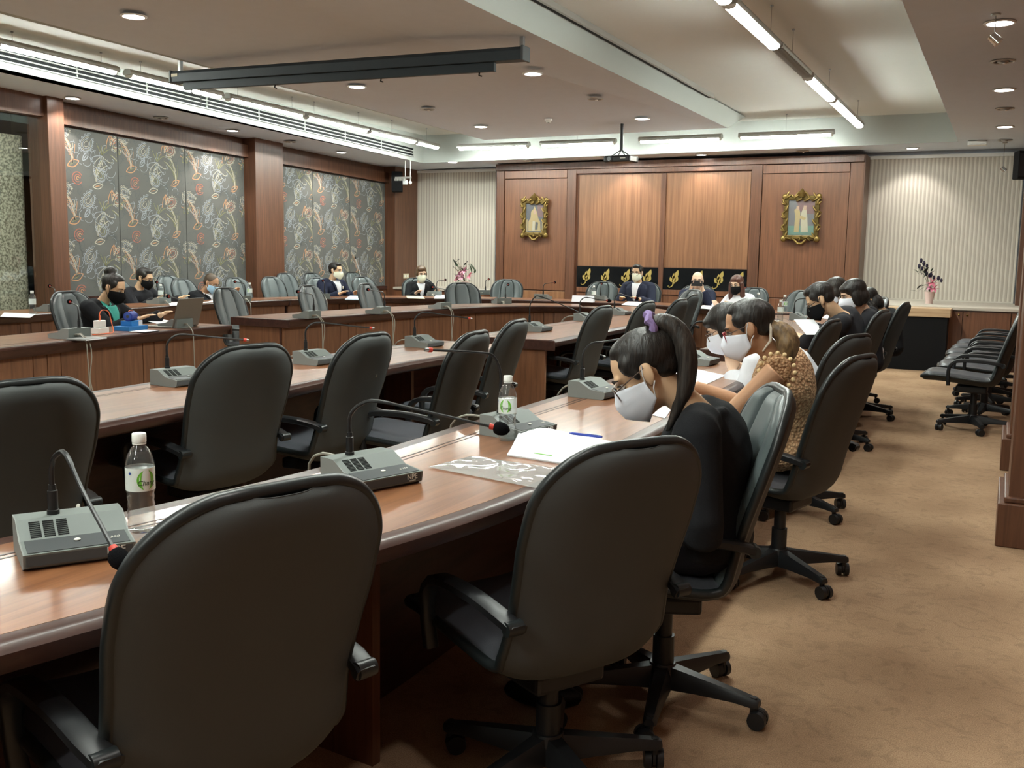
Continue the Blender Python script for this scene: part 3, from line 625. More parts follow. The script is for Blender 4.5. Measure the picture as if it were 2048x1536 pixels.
# ================================================================== TABLES
TZ = .76
def table(label, pts, side, w=.72, grain='table_top', group=None, ends=(1,1), supports=(), pw=(.86,.13,.13)):
    FW = spline([(p[0],p[1],(p[2] if len(p) > 2 else w)) for p in pts], .13); n = len(FW); W = [p.z for p in FW]
    F = [Vector((p.x,p.y,0)) for p in FW]
    t = thing('conference_table', label, 'table', (F[n//2].x, F[n//2].y, 0), 0, group); O = Vector((F[n//2].x, F[n//2].y, 0))
    N = []
    for i in range(n):
        d = (F[min(i+1,n-1)]-F[max(i-1,0)]).normalized(); N.append(Vector((-d.y,d.x,0))*side)
    S = [0]
    for i in range(1,n): S.append(S[-1]+(F[i]-F[i-1]).length)
    def P(i, u, z): return F[i]+N[i]*u+Vector((0,0,z))-O
    def at_s(s):
        s = max(0,min(S[-1],s)); i = max(k for k in range(n) if S[k] <= s+1e-9); i = min(i,n-2)
        f = (s-S[i])/max(1e-9,S[i+1]-S[i]); return F[i].lerp(F[i+1],f)-O, N[i].lerp(N[i+1],f).normalized()
    def sweep(sec, name, mat, smooth=True, i0=0, i1=None, ang=35):
        rng = range(i0, (n if i1 is None else i1))
        return MB().loft([[P(i,u+(W[i]-w if u > .3 else 0),z) for u,z in (sec if side > 0 else sec[::-1])] for i in rng]).build(name,mat,t,smooth,ang=ang)
    sweep([(.03,TZ-.035),(w-.025,TZ-.035),(w-.025,TZ),(.03,TZ)],'table_top',grain)
    sweep([(-.03,TZ-.02),(-.022,TZ-.03),(-.012,TZ-.05),(.0,TZ-.072),(.012,TZ-.082),(.05,TZ-.082),(.05,TZ-.0345),(.0299,TZ-.0345),(.0299,TZ-.0005),(-.022,TZ-.001),(-.03,TZ-.008)],'front_moulding','dark_wood')
    sweep([(w-.0252,TZ-.0004),(w-.0252,TZ-.0345),(w-.06,TZ-.0345),(w-.06,TZ-.06),(w,TZ-.06),(w+.022,TZ-.05),(w+.03,TZ-.034),(w+.028,TZ-.016),(w+.016,TZ-.004),(w+.0,TZ)],'user_moulding','dark_wood')
    for u in (.105,.128): sweep([(u,TZ-.001),(u+.007,TZ-.001),(u+.007,TZ+.0006),(u,TZ+.0006)],'inlay_line','dark_wood',False)
    # facing panels, each its own piece
    s = .02; k = 0; tot = S[-1]-.02
    while s < tot-.03:
        ln = min(pw[k % 3], tot-s)
        if tot-(s+ln) < .06: ln = tot-s
        split = .15 if k % 3 == 0 else .22
        for z0, z1 in ((.065,split-.004),(split+.004,TZ-.084)):
            m_ = max(1,int(ln/.2)); A = []
            for q in range(m_+1):
                c, nn = at_s(s+.004+(ln-.008)*q/m_); A.append([c+nn*.06+Vector((0,0,z0)), c+nn*.08+Vector((0,0,z0)), c+nn*.08+Vector((0,0,z1)), c+nn*.06+Vector((0,0,z1))])
            MB().loft(A if side < 0 else [a[::-1] for a in A]).build('panel','modesty',t)
        s += ln; k += 1
    sweep([(.08,.0),(.10,.0),(.10,TZ-.0345),(.08,TZ-.0345)],'back_board','dark_wood',False)
    sweep([(.066,0),(.08,0),(.08,.06),(.066,.06)],'plinth','dark_wood',False)
    for e, i in zip(ends,(0,n-1)):
        if not e: continue
        c = F[i]-O; nn = N[i]; d = (F[1]-F[0]).normalized() if i == 0 else (F[n-1]-F[n-2]).normalized()*-1
        MB().obox(c+nn*(w*.5)+d*.03+Vector((0,0,TZ/2-.02)), nn, d, Vector((0,0,1)), w*.5-.06, .018, TZ/2-.02).build('end_panel','modesty',t,bevel=.003)
        MB().obox(c+nn*(w*.5)-d*.004+Vector((0,0,TZ-.042)), nn, d, Vector((0,0,1)), w*.5+.026, .012, .04).build('end_moulding','dark_wood',t,bevel=.006)
    for sp in supports:
        c, nn = at_s(sp); d = Vector((-nn.y,nn.x,0))
        MB().obox(c+nn*(.1+(w-.42)/2)+Vector((0,0,TZ/2-.02)), nn, d, Vector((0,0,1)), (w-.42)/2, .016, TZ/2-.02).build('support_panel','frame_wood',t)
    return t
GT = None
# right outer row (viewer's side), right outer far run
T1a = table('long curved table with the two near water bottles',[(-2.28,-.3,.5),(-2.1,.6,.53),(-1.94,1.4,.58),(-1.79,2.3,.64),(-1.79,3.2,.64),(-1.8,4.3,.62),(-1.82,5.3,.6),(-1.86,6.15,.6)],-1,.66,supports=(.9,2.55,4.2,5.6))
T1b = table('far curved table where the people in black bend over papers',[(-1.9,6.95),(-1.88,8.2),(-1.95,9.6),(-2.15,10.8),(-2.55,11.75)],-1,.74,supports=(1.5,3.2))
# inner right row
T2a = table('inner table with four grey consoles behind the near row of chairs',[(-3.5,.6),(-3.58,2.0),(-3.66,3.4),(-3.78,4.6),(-3.8,5.4),(-3.76,6.42)],-1,.64,supports=(1.5,3.2,5.0))
T2b = table('inner far table with the long gooseneck microphone at its squared end',[(-3.78,6.92),(-3.83,8.0),(-3.86,9.2),(-3.92,10.3),(-4.1,11.1),(-4.42,11.65),(-4.86,11.93)],-1,.70,supports=(1.6,3.4))
# inner left row
T3a = table('inner table carrying the laptop and the blue speaker',[(-5.45,2.6),(-5.6,3.5),(-5.74,4.3),(-5.87,5.1),(-5.96,5.8),(-6.02,6.66)],1,.66)
T3b = table('inner table in front of four empty grey leather chairs',[(-6.08,7.52),(-6.05,8.4),(-6.0,9.3),(-5.93,10.3),(-5.74,11.1),(-5.36,11.66),(-4.88,11.94)],1,.68)
# outer left and back
T4a = table('outer table along the patterned wall where the blue masked man reads',[(-8.0,3.4),(-8.22,4.8),(-8.38,6.2),(-8.52,7.6),(-8.68,9.2),(-8.7,10.0),(-8.62,10.7)],1,.66)
T4b = table('curved corner table before the woman in a black blazer',[(-8.62,10.72),(-8.42,11.5),(-8.0,12.2),(-7.4,12.72),(-6.75,12.98)],1,.66,grain='table_top_x')
T5 = table('head table in front of the black stone band with gold lotus buds',[(-6.73,12.985),(-6.0,13.12),(-5.2,13.2),(-4.4,13.15),(-3.7,12.88),(-3.15,12.45),(-2.72,11.95)],1,.68,grain='table_top_x')

# ================================================================== CHAIRS
def chair_proto():
    raw = [(.40,.432),(.30,.436),(.15,.425),(0,.41),(-.10,.405),(-.165,.425),(-.20,.475),(-.222,.55),(-.245,.64),(-.275,.74),(-.31,.85),(-.345,.95),(-.368,1.02)]
    PR = spline([(0,y,z) for y,z in raw], .03)
    PR = [a_ for i in range(len(PR)-1) for a_ in ([PR[i]] if 3 <= i < len(PR)-6 else [PR[i].lerp(PR[i+1],k/5) for k in range(5)])]+[PR[-1]]; n = len(PR); S = [0]
    for i in range(1,n): S.append(S[-1]+(PR[i]-PR[i-1]).length)
    T = S[-1]
    def hw(i):
        z, s = PR[i].z, S[i]; d0, d1 = s, T-s
        if z < .47: w = .245
        else:
            ks = [(.47,.25),(.58,.238),(.68,.244),(.78,.254),(.88,.252),(1.02,.244)]
            w = next(a[1]+(b[1]-a[1])*(z-a[0])/(b[0]-a[0]) for a, b in zip(ks,ks[1:]) if z <= b[0]+1e-6)
        for d, rc in ((d0,.09),(d1,.175)):
            if d < rc: w = w-rc+math.sqrt(max(0,rc*rc-(rc-d)**2))
        return w
    nrm = []
    for i in range(n):
        d = (PR[min(i+1,n-1)]-PR[max(i-1,0)]).normalized(); nrm.append(Vector((0,d.z,-d.y)))   # points to the sitter
        if nrm[-1].z < 0 and PR[i].z < .44: nrm[-1] = -nrm[-1]
    for i in range(n):
        if nrm[i].y < 0 and PR[i].z > .5: nrm[i] = -nrm[i]
    K = 24
    def cup(t): return .05*abs(t)**3.2
    def endf(i, r):
        d = min(S[i],T-S[i]); return 1 if d > r else math.sqrt(max(0,1-(1-d/r)**2))
    root = thing('swivel_chair','x','chair')
    # outer shell (back and underside) with a rim
    secs = []
    for i in range(n):
        w = hw(i); q = []
        for k in range(K+1):
            t = -1+2*k/K; q.append(PR[i]+Vector((w*t,0,0))+nrm[i]*(cup(t)*(.35+.65*endf(i,.12)) + .02*(1-endf(i,.05))))
        secs.append(q)
    outer = MB().loft(secs,False,False)
    rim = []
    for i in range(n):
        w = hw(i); q = []
        for k in range(K+1):
            t = -1+2*k/K; q.append(PR[i]+Vector((w*t*.985,0,0))+nrm[i]*(cup(t)*(.35+.65*endf(i,.12))+.018))
        rim.append(q[::-1])
    outer.loft(rim,False,False)
    outer.build('shell','chair_shell',root,True,ang=60)
    # trim along the outline
    out = [(PR[i]+Vector((hw(i),0,0))+nrm[i]*(cup(1)*(.35+.65*endf(i,.12))+.012+.012*(1-endf(i,.05)))) for i in range(n)]
    top = [Vector((x,out[-1].y,out[-1].z)) for x in np.linspace(out[-1].x,-out[-1].x,6)[1:-1]]
    left = [Vector((-p.x,p.y,p.z)) for p in out[::-1]]
    fr = [Vector((x,out[0].y,out[0].z)) for x in np.linspace(-out[0].x,out[0].x,6)[1:]]
    MB().tube(out+top+left+fr,.0145,8,False).build('edge_trim','chair_trim',root,True,ang=80)
    # upholstery: seat pad and back pads with vertical channels
    isp = next(i for i in range(n) if PR[i].z > .44 and i > n//3)
    def pad(i0, i1, t0, t1, th, name, mat, ch=.0):
        secs = []; m_ = 12
        for i in range(i0,i1+1):
            w = hw(i)*.975; q = []; e = endf(i,.06)
            ee = 1.0
            for k in range(m_+1):
                t = t0+(t1-t0)*k/m_; u = k/m_
                puff = (1-(2*u-1)**6)**.6
                edge = (1-abs(t)**8)
                zb = cup(t)*(.35+.65*endf(i,.12))
                q.append(PR[i]+Vector((w*t,0,0))+nrm[i]*(zb+.016+th*e*edge*(.55+.45*puff)*ee+.012*(1-e)))
            secs.append(q[::-1])
        return MB().loft(secs,False,False).build(name,mat,root,True,ang=65)
    pad(0,isp,-1,1,.062,'seat_pad','leather_seat')
    for (t0,t1) in ((-1,-.44),(-.44,.44),(.44,1)): pad(isp,n-1,t0,t1,.05,'back_pad','leather')
    # arm rests
    for sx in (-1,1):
        x = sx*.268
        path = [Vector((x*.96,-.225,.60)),Vector((x,-.17,.618)),Vector((x,-.05,.632)),Vector((x,.08,.632)),Vector((x,.15,.618)),Vector((x,.185,.57)),Vector((x*.99,.19,.5)),Vector((x*.96,.185,.42))]
        P2 = spline(path,.03); secs = []
        for i, p in enumerate(P2):
            d = (P2[min(i+1,len(P2)-1)]-P2[max(i-1,0)]).normalized(); nn = Vector((0,-d.z,d.y)); ww = .024 if p.z > .56 else .019
            secs.append([p+Vector((ww*a,0,0))+nn*(.014*b) for a, b in ((-1,-.6),(-.7,-1),(.7,-1),(1,-.6),(1,.6),(.7,1),(-.7,1),(-1,.6))])
        MB().loft(secs).build('armrest','chair_black',root,True,ang=50)
        MB().tube([(x*.9,-.212,.604),(x*1.06,-.212,.604)],[.019,.018],12).build('arm_boss','chair_trim',root,True)
    MB().box(-.11,.11,-.1,.14,.35,.405).build('mechanism','chair_black',root,bevel=.012)
    MB().tube([(0,0,.12),(0,0,.24),(0,0,.241),(0,0,.36)],[.034,.034,.026,.026],14).build('column','chair_black',root,True)
    MB().lathe([(0,.135),(.04,.135),(.05,.11),(.052,.07),(.03,.055),(0,.055)]).build('base_hub','chair_black',root,True)
    for k in range(5):
        a = R(18+72*k); c, s = math.cos(a), math.sin(a); secs = []
        for r, w, z0, z1 in ((.03,.034,.06,.13),(.12,.028,.066,.118),(.24,.022,.07,.102),(.305,.020,.066,.092),(.318,.014,.068,.088)):
            secs.append([Vector((r*c-w*y*s, r*s+w*y*c, z)) for y, z in ((-1,z0),(1,z0),(1,(z0+z1)/2),(.6,z1),(-.6,z1),(-1,(z0+z1)/2))])
        MB().loft(secs).build('leg','chair_black',root,True,ang=45)
        ca = a+.9+k*1.3; cc = MB().tube([(.3*c,.3*s,.095),(.3*c,.3*s,.048)],.011,8)
        ax = Vector((math.cos(ca),math.sin(ca),0)); ce = Vector((.3*c,.3*s,.0))+Vector((-ax.y,ax.x,0))*.014
        cc.tube([ce+ax*-.004+Vector((0,0,.034)),ce+ax*.004+Vector((0,0,.034))],.026,12)
        cs = cc.build('caster','chair_black',root,True)
        for d in (-1,1):
            MB().tube([ce+ax*d*.008+Vector((0,0,.029)),ce+ax*d*.026+Vector((0,0,.029))],[.029,.027],16).build('wheel','chair_black',cs,True)
    return root
CH = chair_proto(); CH_used = [False]
def chair(x, y, th, label, group=None, lift=0.0, spin=None, mat=None):
    if not CH_used[0]: c = CH; CH_used[0] = True
    else: c = copy_tree(CH)
    c.location = (x,y,0); c.rotation_euler = (0,0,R(th))
    tag(c,label,'chair',group)
    for ch in c.children:
        nm = ch.name.split('.')[0]
        if nm in ('leg','caster','base_hub'):
            if spin is not None: ch.rotation_euler = (0,0,R(spin))
        elif lift and nm != 'column': ch.location.z += lift
        elif lift: ch.scale = (1,1,1+lift/.36)
    return c
OFF = .345
def chair_top(px, py, th, label, group=None, z=1.02, spin=None):
    p = at(px,py,z); f = Vector((-math.sin(R(th)),math.cos(R(th)),0)); h = p+f*OFF
    return chair(h.x,h.y,th,label,group,z-1.02,spin)
G1 = 'chairs along the right outer tables'; G2 = 'chairs along the inner right tables'; G3 = 'chairs along the inner left tables'
G4 = 'chairs along the patterned wall'; G5 = 'chairs at the head of the room'; G6 = 'spare chairs against the right wall'
chair_top(572,996,72,'empty grey swivel chair beside the first water bottle and console',G1,.995,10)
chair_top(1288,880,60,'empty grey swivel chair before the clear plastic folder',G1,.985,30)
chair_top(1575,772,114,'turned leather swivel chair of the woman with the purple hair tie',G1,1.02,5)
chair_top(1736,709,76,'swivel chair right behind the woman in the knitted top',G1,1.02,8)
chair_top(1724,668,72,'swivel chair behind the woman in the white shirt',G1,1.02,20)
chair_top(1676,638,84,'narrow looking swivel chair partly hiding the man in black with black mask',G1,1.02,0)
chair_top(1775,619,84,'swivel chair behind the bending man in black with the black mask',G1,1.05,16)
chair_top(1818,604,86,'swivel chair with a pale bag on its seat near the side desk',G1,1.05,9)
chair_top(1772,594,112,'turned empty swivel chair at the far end of the right row',G1,1.05,9)
for px, py, th, z, lb in ((60,758,80,1.02,'inner row swivel chair in front of the table end by the first console'),(512,688,80,1.02,'inner row swivel chair between two consoles, without metal stud'),
      (752,665,92,1.02,'inner row swivel chair with a small metal stud in its back'),(962,661,96,1.02,'inner row swivel chair behind the second water bottle'),(1044,638,97,1.02,'inner row swivel chair at the table end before the gap'),
      (1214,611,88,1.02,'swivel chair beside the long gooseneck at the squared inner table end'),(1302,602,88,1.02,'inner far swivel chair second from the squared table end'),
      (1368,597,88,1.02,'inner far swivel chair third from the squared table end'),(1392,588,90,1.02,'inner far swivel chair fourth from the squared table end')):
    ch_ = chair_top(px,py,th,lb,G2,z,random.choice((0,14,30,50)))
    if 'with a small metal stud' in lb: MB().ell((.075,-.298,.80),(.008,.006,.008),10,8).build('metal_stud','chrome',ch_,True)
c = CH
# stud on the back of one chair
# inner left
for x, y, th, lb in ((-6.82,4.45,-82,'grey leather chair at the inner table near the granite column'),
      (-6.98,8.05,-84,'empty leather chair nearest the gap at the end of the inner left table'),(-6.95,9.38,-86,'empty leather chair before the man in the navy jacket'),
      (-6.95,10.55,-88,'empty leather chair before the single bottle on the outer table'),(-6.42,11.75,-128,'empty leather chair at the curve of the inner left table')):
    f = Vector((-math.sin(R(th)),math.cos(R(th)),0)); chair(x,y,th,lb,G3,0.0,random.choice((0,20,40)))
def wallchair(px, X, th, label, z=1.02):
    p = atX(px,555,X); chair(X,p.y,th,label,G4,z-1.02,random.choice((0,20,40)))
wallchair(372,-9.78,-86,'empty leather chair between the two men reading at the patterned wall',1.06)
wallchair(506,-9.4,-88,'empty leather chair beside the bald man with the blue mask',1.03)
wallchair(574,-9.42,-92,'empty leather chair two places from the bald man',1.03)
wallchair(752,-8.8,-100,'empty leather chair behind the single bottle near the wall microphone',1.03)
for px, lb in ((602,'spare leather chair standing behind the row against the second fabric bay'),(655,'spare leather chair against the fabric directly behind the navy jacket'),(735,'spare leather chair against the fabric near the corner pillar')):
    wallchair(px,-9.72,-88,lb,1.07)
# back row
for x, y, th, lb in ((-7.05,14.0,-165,'empty leather chair in front of the pink lilies'),
      (-5.55,14.12,180,'empty leather chair behind the name card and iced drink'),
      (-2.5,12.75,140,'empty leather chair beside the right end of the head table'),(-1.98,12.1,125,'leather chair at the corner behind the man in black'),(-3.62,11.72,140,'empty leather chair inside the ring before the navy suit')):
    chair(x,y,th,lb,G5,0.0,random.choice((0,20,40)))
# spare chairs along the right wall
for k, (y, sp) in enumerate(((9.15,36),(10.0,10),(10.75,30),(11.45,0),(12.2,22),(12.95,40))):
    chair((-.17,-.1,-.08,-.1,-.08,-.05)[k],y,90+(-2,3,-1,2,0,3)[k],('spare chair next to the brown pillars, first against the right wall','second spare chair from the pillars against the right wall','third spare chair from the pillars against the right wall','fourth spare chair from the pillars against the right wall','fifth spare chair from the pillars, near the low cabinet','last spare chair by the low cabinet doors')[k],G6,0.0,sp)

# ================================================================== MICROPHONES
def text_mesh(txt, size, depth=.0006, shear=0, bend=None):
    cu = bpy.data.curves.new('lettering','FONT'); cu.body = txt; cu.size = size; cu.extrude = depth; cu.shear = shear; cu.align_x = 'CENTER'; cu.align_y = 'CENTER'; cu.resolution_u = 3
    o = bpy.data.objects.new('lettering', cu); COL.objects.link(o)
    dg = bpy.context.evaluated_depsgraph_get(); me = bpy.data.meshes.new_from_object(o.evaluated_get(dg))
    bpy.data.objects.remove(o); me.name = 'lettering'
    if bend:
        for v in me.vertices:
            a = v.co.x/bend; r = bend+v.co.z
            v.co = Vector((r*math.sin(a), -r*math.cos(a), v.co.y))
    return me
NPE = text_mesh('NPE', .021); NPS = text_mesh('RESEARCH', .0048); A300 = text_mesh('a-300', .013, shear=.3)
W2 = .105
PROF = [(-.095,.006),(-.099,.034),(-.022,.043),(.032,.074),(.09,.074),(.09,0),(-.083,0)]
def console_meshes():
    d = {}
    body = MB().prism([(-W2,y,z) for y,z in PROF],(2*W2,0,0)); d['base'] = body.mesh('base'); d['base'].materials.append(M['mic_grey'])
    mb = MB().prism([(-.0015,y*1.003,z) for y,z in PROF],(.003,0,0)); d['side_cheek'] = mb.mesh('side_cheek'); d['side_cheek'].materials.append(M['mic_light'])
    mb = MB(); sl = Vector((0,.054,.031)).normalized(); nn = Vector((0,-sl.z,sl.y))
    for c in range(3):
        for r in range(9):
            o = Vector((-.072+.026*c,-.016,.0465))+sl*(.0055*r)+nn*.0004; mb.obox(o,Vector((1,0,0)),sl,nn,.0105,.0016,.0006)
    d['speaker_slots'] = mb.mesh('speaker_slots'); d['speaker_slots'].materials.append(M['black_matte'])
    mb = MB().obox((0,-.06,.0395),Vector((1,0,0)),Vector((0,1,.12)).normalized(),Vector((0,-.12,1)).normalized(),W2-.008,.033,.0006); d['control_plate'] = mb.mesh('control_plate'); d['control_plate'].materials.append(M['mic_dark'])
    mb = MB().ell((.0,-.055,.0425),(.007,.007,.003),12,6); d['talk_button'] = mb.mesh('talk_button',True); d['talk_button'].materials.append(M['lettering'])
    mb = MB().box(-W2+.004,W2-.004,-.0985,-.0965,.01,.031); mb.xf(Matrix.Identity(4)); d['front_plate'] = mb.mesh('front_plate'); d['front_plate'].materials.append(M['mic_dark'])
    mb = MB().tube([(-.03,.058,.07),(-.03,.058,.083),(-.03,.058,.084),(-.03,.058,.125),(-.03,.058,.126),(-.03,.058,.138)],[.013,.013,.0105,.0105,.0085,.0075],12); d['socket'] = mb.mesh('socket',True); d['socket'].materials.append(M['black_plastic'])
    return d
CM = console_meshes()
def link(name, me, parent, loc=(0,0,0), rot=(0,0,0)):
    o = bpy.data.objects.new(name, me); COL.objects.link(o); o.parent = parent; o.location = loc; o.rotation_euler = rot; return o
def mic(x, y, face, label, az=0, L=.36, drop=.07, rise=.07, cables=0, edge=.2, foam=True, text=False, emblem=False, group=None, z=TZ+.0006):
    """face: direction (deg, from +Y counter-clockwise) of the room side of the console; the user sits opposite"""
    t = thing('conference_microphone', label, 'microphone', (x,y,z), R(face), group)
    for sx in (-W2,W2): link('side_cheek', CM['side_cheek'], t, (sx,0,0))
    for k in ('base','speaker_slots','control_plate','talk_button','front_plate','socket'): link(k, CM[k], t)
    a = R(az); d = Vector((math.sin(a),-math.cos(a),0)); p0 = Vector((-.03,.058,.136))
    pts = [p0, p0+Vector((0,0,rise*.6)), p0+d*.012+Vector((0,0,rise*.95)), p0+d*.04+Vector((0,0,rise*1.25)), p0+d*.085+Vector((0,0,rise*1.33)), p0+d*(L*.55)+Vector((0,0,rise*1.33-drop*.42)), p0+d*L+Vector((0,0,rise*1.33-drop))]
    P = spline(pts,.018); MB().tube(P,[.0056 if i < len(P)*.42 else .0044 for i in range(len(P))],8).build('gooseneck','black_plastic',t,True)
    e = P[-1]; dd = (P[-1]-P[-3]).normalized()
    MB().tube([e-dd*.004,e+dd*.010],.0085,10).build('indicator_ring','red_ring',t,True)
    if foam: MB().tube([e+dd*(.008+.046*q) for q in (0,.08,.3,.6,.85,1)],[.009,.0155,.0195,.0185,.013,.002],12).build('windscreen','foam',t,True)
    else: MB().tube([e+dd*.008,e+dd*.024],[.0075,.006],10).build('capsule','steel',t,True)
    if text:
        link('lettering', TXM['NPE'], t, (.068,-.0990,.0225), (R(90),0,0)); link('lettering', TXM['NPS'], t, (.068,-.0988,.0118), (R(90),0,0)); link('lettering', TXM['A300'], t, (.066,-.062,.0405), (R(7),0,0))
    if emblem: link('emblem', TXM['EMB'], t, (.045,-.0988,.02), (R(90),0,0))
    for k in range(cables):
        sx = .012+.03*k; s2 = (-1)**k
        mb = MB(); pth = spline([(sx,.088,.03),(sx+.01,.11,.036),(sx+.02*s2+.02,.088+(edge-.088)*.8,.03),(sx+.03*s2+.025,edge+.04,-.02),(sx+.035*s2+.03,edge+.055,-.12),(sx+.02*s2+.02,edge+.04,-.3),(sx+.06*s2,edge+.06,-.5),(sx+.14*s2,edge+.1,-.70),(sx+.2*s2,edge+.16,-.752)],.05)
        mb.tube(pth,.0045,6).build('cable','cable' if (k == 0 or cables > 1) else 'cable_dark',t,True)
        MB().tube([(sx,.088,.03),(sx+.006,.125,.034)],.008,8).build('plug','cable',t,True)
    return t
TXM = {}
for k, me, mt in (('NPE',NPE,'lettering'),('NPS',NPS,'lettering'),('A300',A300,'lettering')): me.materials.clear(); me.materials.append(M[mt]); TXM[k] = me
mb = MB().lathe([(0,.0),(.011,.0),(.0115,.0006),(.011,.0012),(0,.0012)],n=20); em = mb.mesh('emblem'); em.materials.append(M['cream_plastic']); TXM['EMB'] = em
GM1 = 'microphone consoles on the right outer table'; GM2 = 'microphone consoles on the inner right tables'; GM3 = 'microphone consoles on the inner left tables'; GM4 = 'microphone consoles on the outer left and head tables'
def mic_px(px, py, *a, **k): p = at(px,py,TZ); return mic(p.x,p.y,*a,**k)
mic_px(148,1105,58,'grey microphone console with lettering next to the first water bottle',az=13,L=.305,drop=.15,rise=.06,text=True,cables=1,edge=.34,group=GM1)
mic_px(742,965,72,'grey microphone console with lettering beside the clear plastic folder',az=38,L=.40,drop=.06,rise=.07,text=True,cables=1,edge=.36,group=GM1)
mic_px(1035,868,78,'grey microphone console behind the second water bottle',az=-104,L=.3,drop=-.02,rise=.12,foam=False,text=True,cables=1,edge=.34,group=GM1)
mic_px(1192,792,84,'grey microphone console in front of the masked woman with purple hair tie',az=40,L=.3,drop=-.03,rise=.085,cables=1,edge=.2,group=GM1)
mic_px(1398,728,88,'grey microphone console between the bent papers and the woman in white',az=55,L=.34,drop=.02,rise=.09,cables=1,edge=.2,group=GM1)
for (px,py,f,az,L,dr,lb,em_) in ((362,768,84,52,.36,.03,'console with round emblem at the start of the inner right table',1),(634,727,86,40,.37,.03,'console with round emblem between the two front inner chairs',1),(848,693,88,40,.38,.04,'small console near the far corner of the inner right table',0)):
    mic_px(px,py,f,lb,az=az,L=L,drop=dr,rise=.075,cables=1,edge=.26,emblem=bool(em_),foam=False,group=GM2)
mic_px(1074,662,88,'console with a long drooping gooseneck at the squared table end',az=22,L=.5,drop=.16,rise=.12,cables=1,edge=.25,group=GM2)
mic_px(1172,641,88,'console with pale loop of cable beside the second far inner chair',az=50,L=.3,drop=.03,cables=2,edge=.25,group=GM2)
mic_px(1240,629,90,'console near the third far inner chair, neck pointing to the head table',az=60,L=.3,drop=.05,cables=2,edge=.25,group=GM2)
for (px,py,f,az,lb,n) in ((140,676,-84,-38,'console with two pale cables beside the power adapter',2),(352,655,-82,-36,'console with one pale cable under the laptop screen',1),(614,636,-86,-34,'console hanging two cables before the navy jacket man',2),(757,627,-88,-32,'console with two cables before the single bottle',2),(880,617,-96,-30,'console with two cables before the woman in black blazer',2),(1003,607,-128,-30,'console with crossed cables on the curve of the inner table',2)):
    mic_px(px,py,f,lb,az=az,L=.38,drop=-.01,rise=.07,cables=n,edge=.17,group=GM3)
for (px,py,f,az,lb,n) in ((98,622,-82,-40,'console beside the bottle near the granite column',2),(318,607,-84,-38,'console in front of the man with black mask and glasses',1),(480,603,-86,-34,'console behind the empty chair near the bald man',1),(640,598,-100,-40,'console in front of the man in the navy jacket',1),(868,592,-140,-30,'console in front of the woman in the black blazer',2),(968,589,-160,0,'console near the pink lilies',1),(1086,598,178,0,'upright console alone at the left of the head table',1),(1200,601,180,20,'console beside the name card on the head table',1),(1470,611,150,20,'console in front of the woman with long brown hair',2)):
    mic_px(px,py,f,lb,az=az,L=.36,drop=-.01,rise=.07,cables=n,edge=.17,group=GM4)
for (px,py,az,lb) in ((1600,640,25,'console before the bending man in the black mask'),(1640,622,30,'console before the short haired person in black')):
    mic_px(px,py,86,lb,az=az,L=.3,drop=.0,cables=0,group=GM1)

# ================================================================== BOTTLES
BP = [(0,0),(.024,0),(.03,.006),(.0312,.02),(.0290,.026),(.0312,.033),(.029,.04),(.0312,.047),(.0288,.055),(.0308,.063),(.0285,.072),(.0305,.081),(.029,.089),(.0318,.094),(.0318,.096),(.0318,.150),(.0318,.153),(.031,.162),(.027,.177),(.0195,.192),(.0135,.199),(.0128,.205),(.0128,.209)]
def _b():
    d = {}
    def mk(k, mb, mat, sm=True): me = mb.mesh(k,sm,50); me.materials.append(M[mat]); d[k] = me
    mk('bottle_body', MB().lathe(BP,n=28), 'clear_plastic')
    mk('water_fill', MB().lathe([(0,.003)]+[(r-.0018,z) for r,z in BP[2:16] if z > .004]+[(.0296,.15),(.0,.1505)],n=28), 'water')
    mk('cap', MB().lathe([(0,.207),(.0155,.207),(.0158,.209),(.0155,.2255),(.0145,.227),(0,.227)],n=28), 'cap_white')
    mk('neck_ring', MB().lathe([(.0135,.2025),(.0152,.2025),(.0152,.2055),(.0135,.2055)],n=24), 'cap_white')
    lab = MB().lathe([(.0321,.098),(.0322,.099),(.0322,.1495),(.0321,.1505)],n=28); lab.f = lab.f[:-2]; mk('label_wrap', lab, 'label_white')
    gr = MB(); 
    for k in range(14):      # green crescent printed round the oval
        def q(t, o): a = R(-62+124*t); return (.021*math.cos(math.pi-a*1.15)*1.0-(.0)+o, .124+.0245*math.sin(a)*1.0)
        t0, t1 = k/14, (k+1)/14
        w = lambda t: .009*math.sin(math.pi*t)+.001
        pts = [(q(t0,0)),(q(t1,0)),(q(t1,w(t1))),(q(t0,w(t0)))]
        gr.quad(*[(.0325*math.sin(x/.0325),-.0325*math.cos(x/.0325),z) for x, z in pts])
        gr.quad(*[(.0325*math.sin(-x/.0325),-.0325*math.cos(x/.0325),z) for x, z in pts[::-1]])
    mk('label_crescent', gr, 'label_green', False)
    me = text_mesh('Chang', .0165, .0002, shear=.25, bend=.0325); me.materials.clear(); me.materials.append(M['label_text']); d['lettering'] = me
    mk('label_mark', MB().tube([(-.0295,-.0145,.14),(-.0303,-.0149,.14)],.003,10), 'label_blue')
    return d
BT = _b()
def bottle(p, label, rz=0, text=False, group='water bottles', s=1.0):
    t = thing('water_bottle', label, 'bottle', (p.x,p.y,TZ+.0006), R(rz), group); t.scale = (s,s,s)
    for k in ('bottle_body','water_fill','cap','neck_ring','label_wrap','label_crescent','label_mark'): link(k, BT[k], t)
    if text: link('lettering', BT['lettering'], t, (0,0,.117))
    return t
bottle(at(284,1062,TZ),'clear water bottle with green and white label beside the first console',rz=70,text=True)
bottle(at(1014,881,TZ),'clear water bottle standing by the open white booklet',rz=12,text=True)
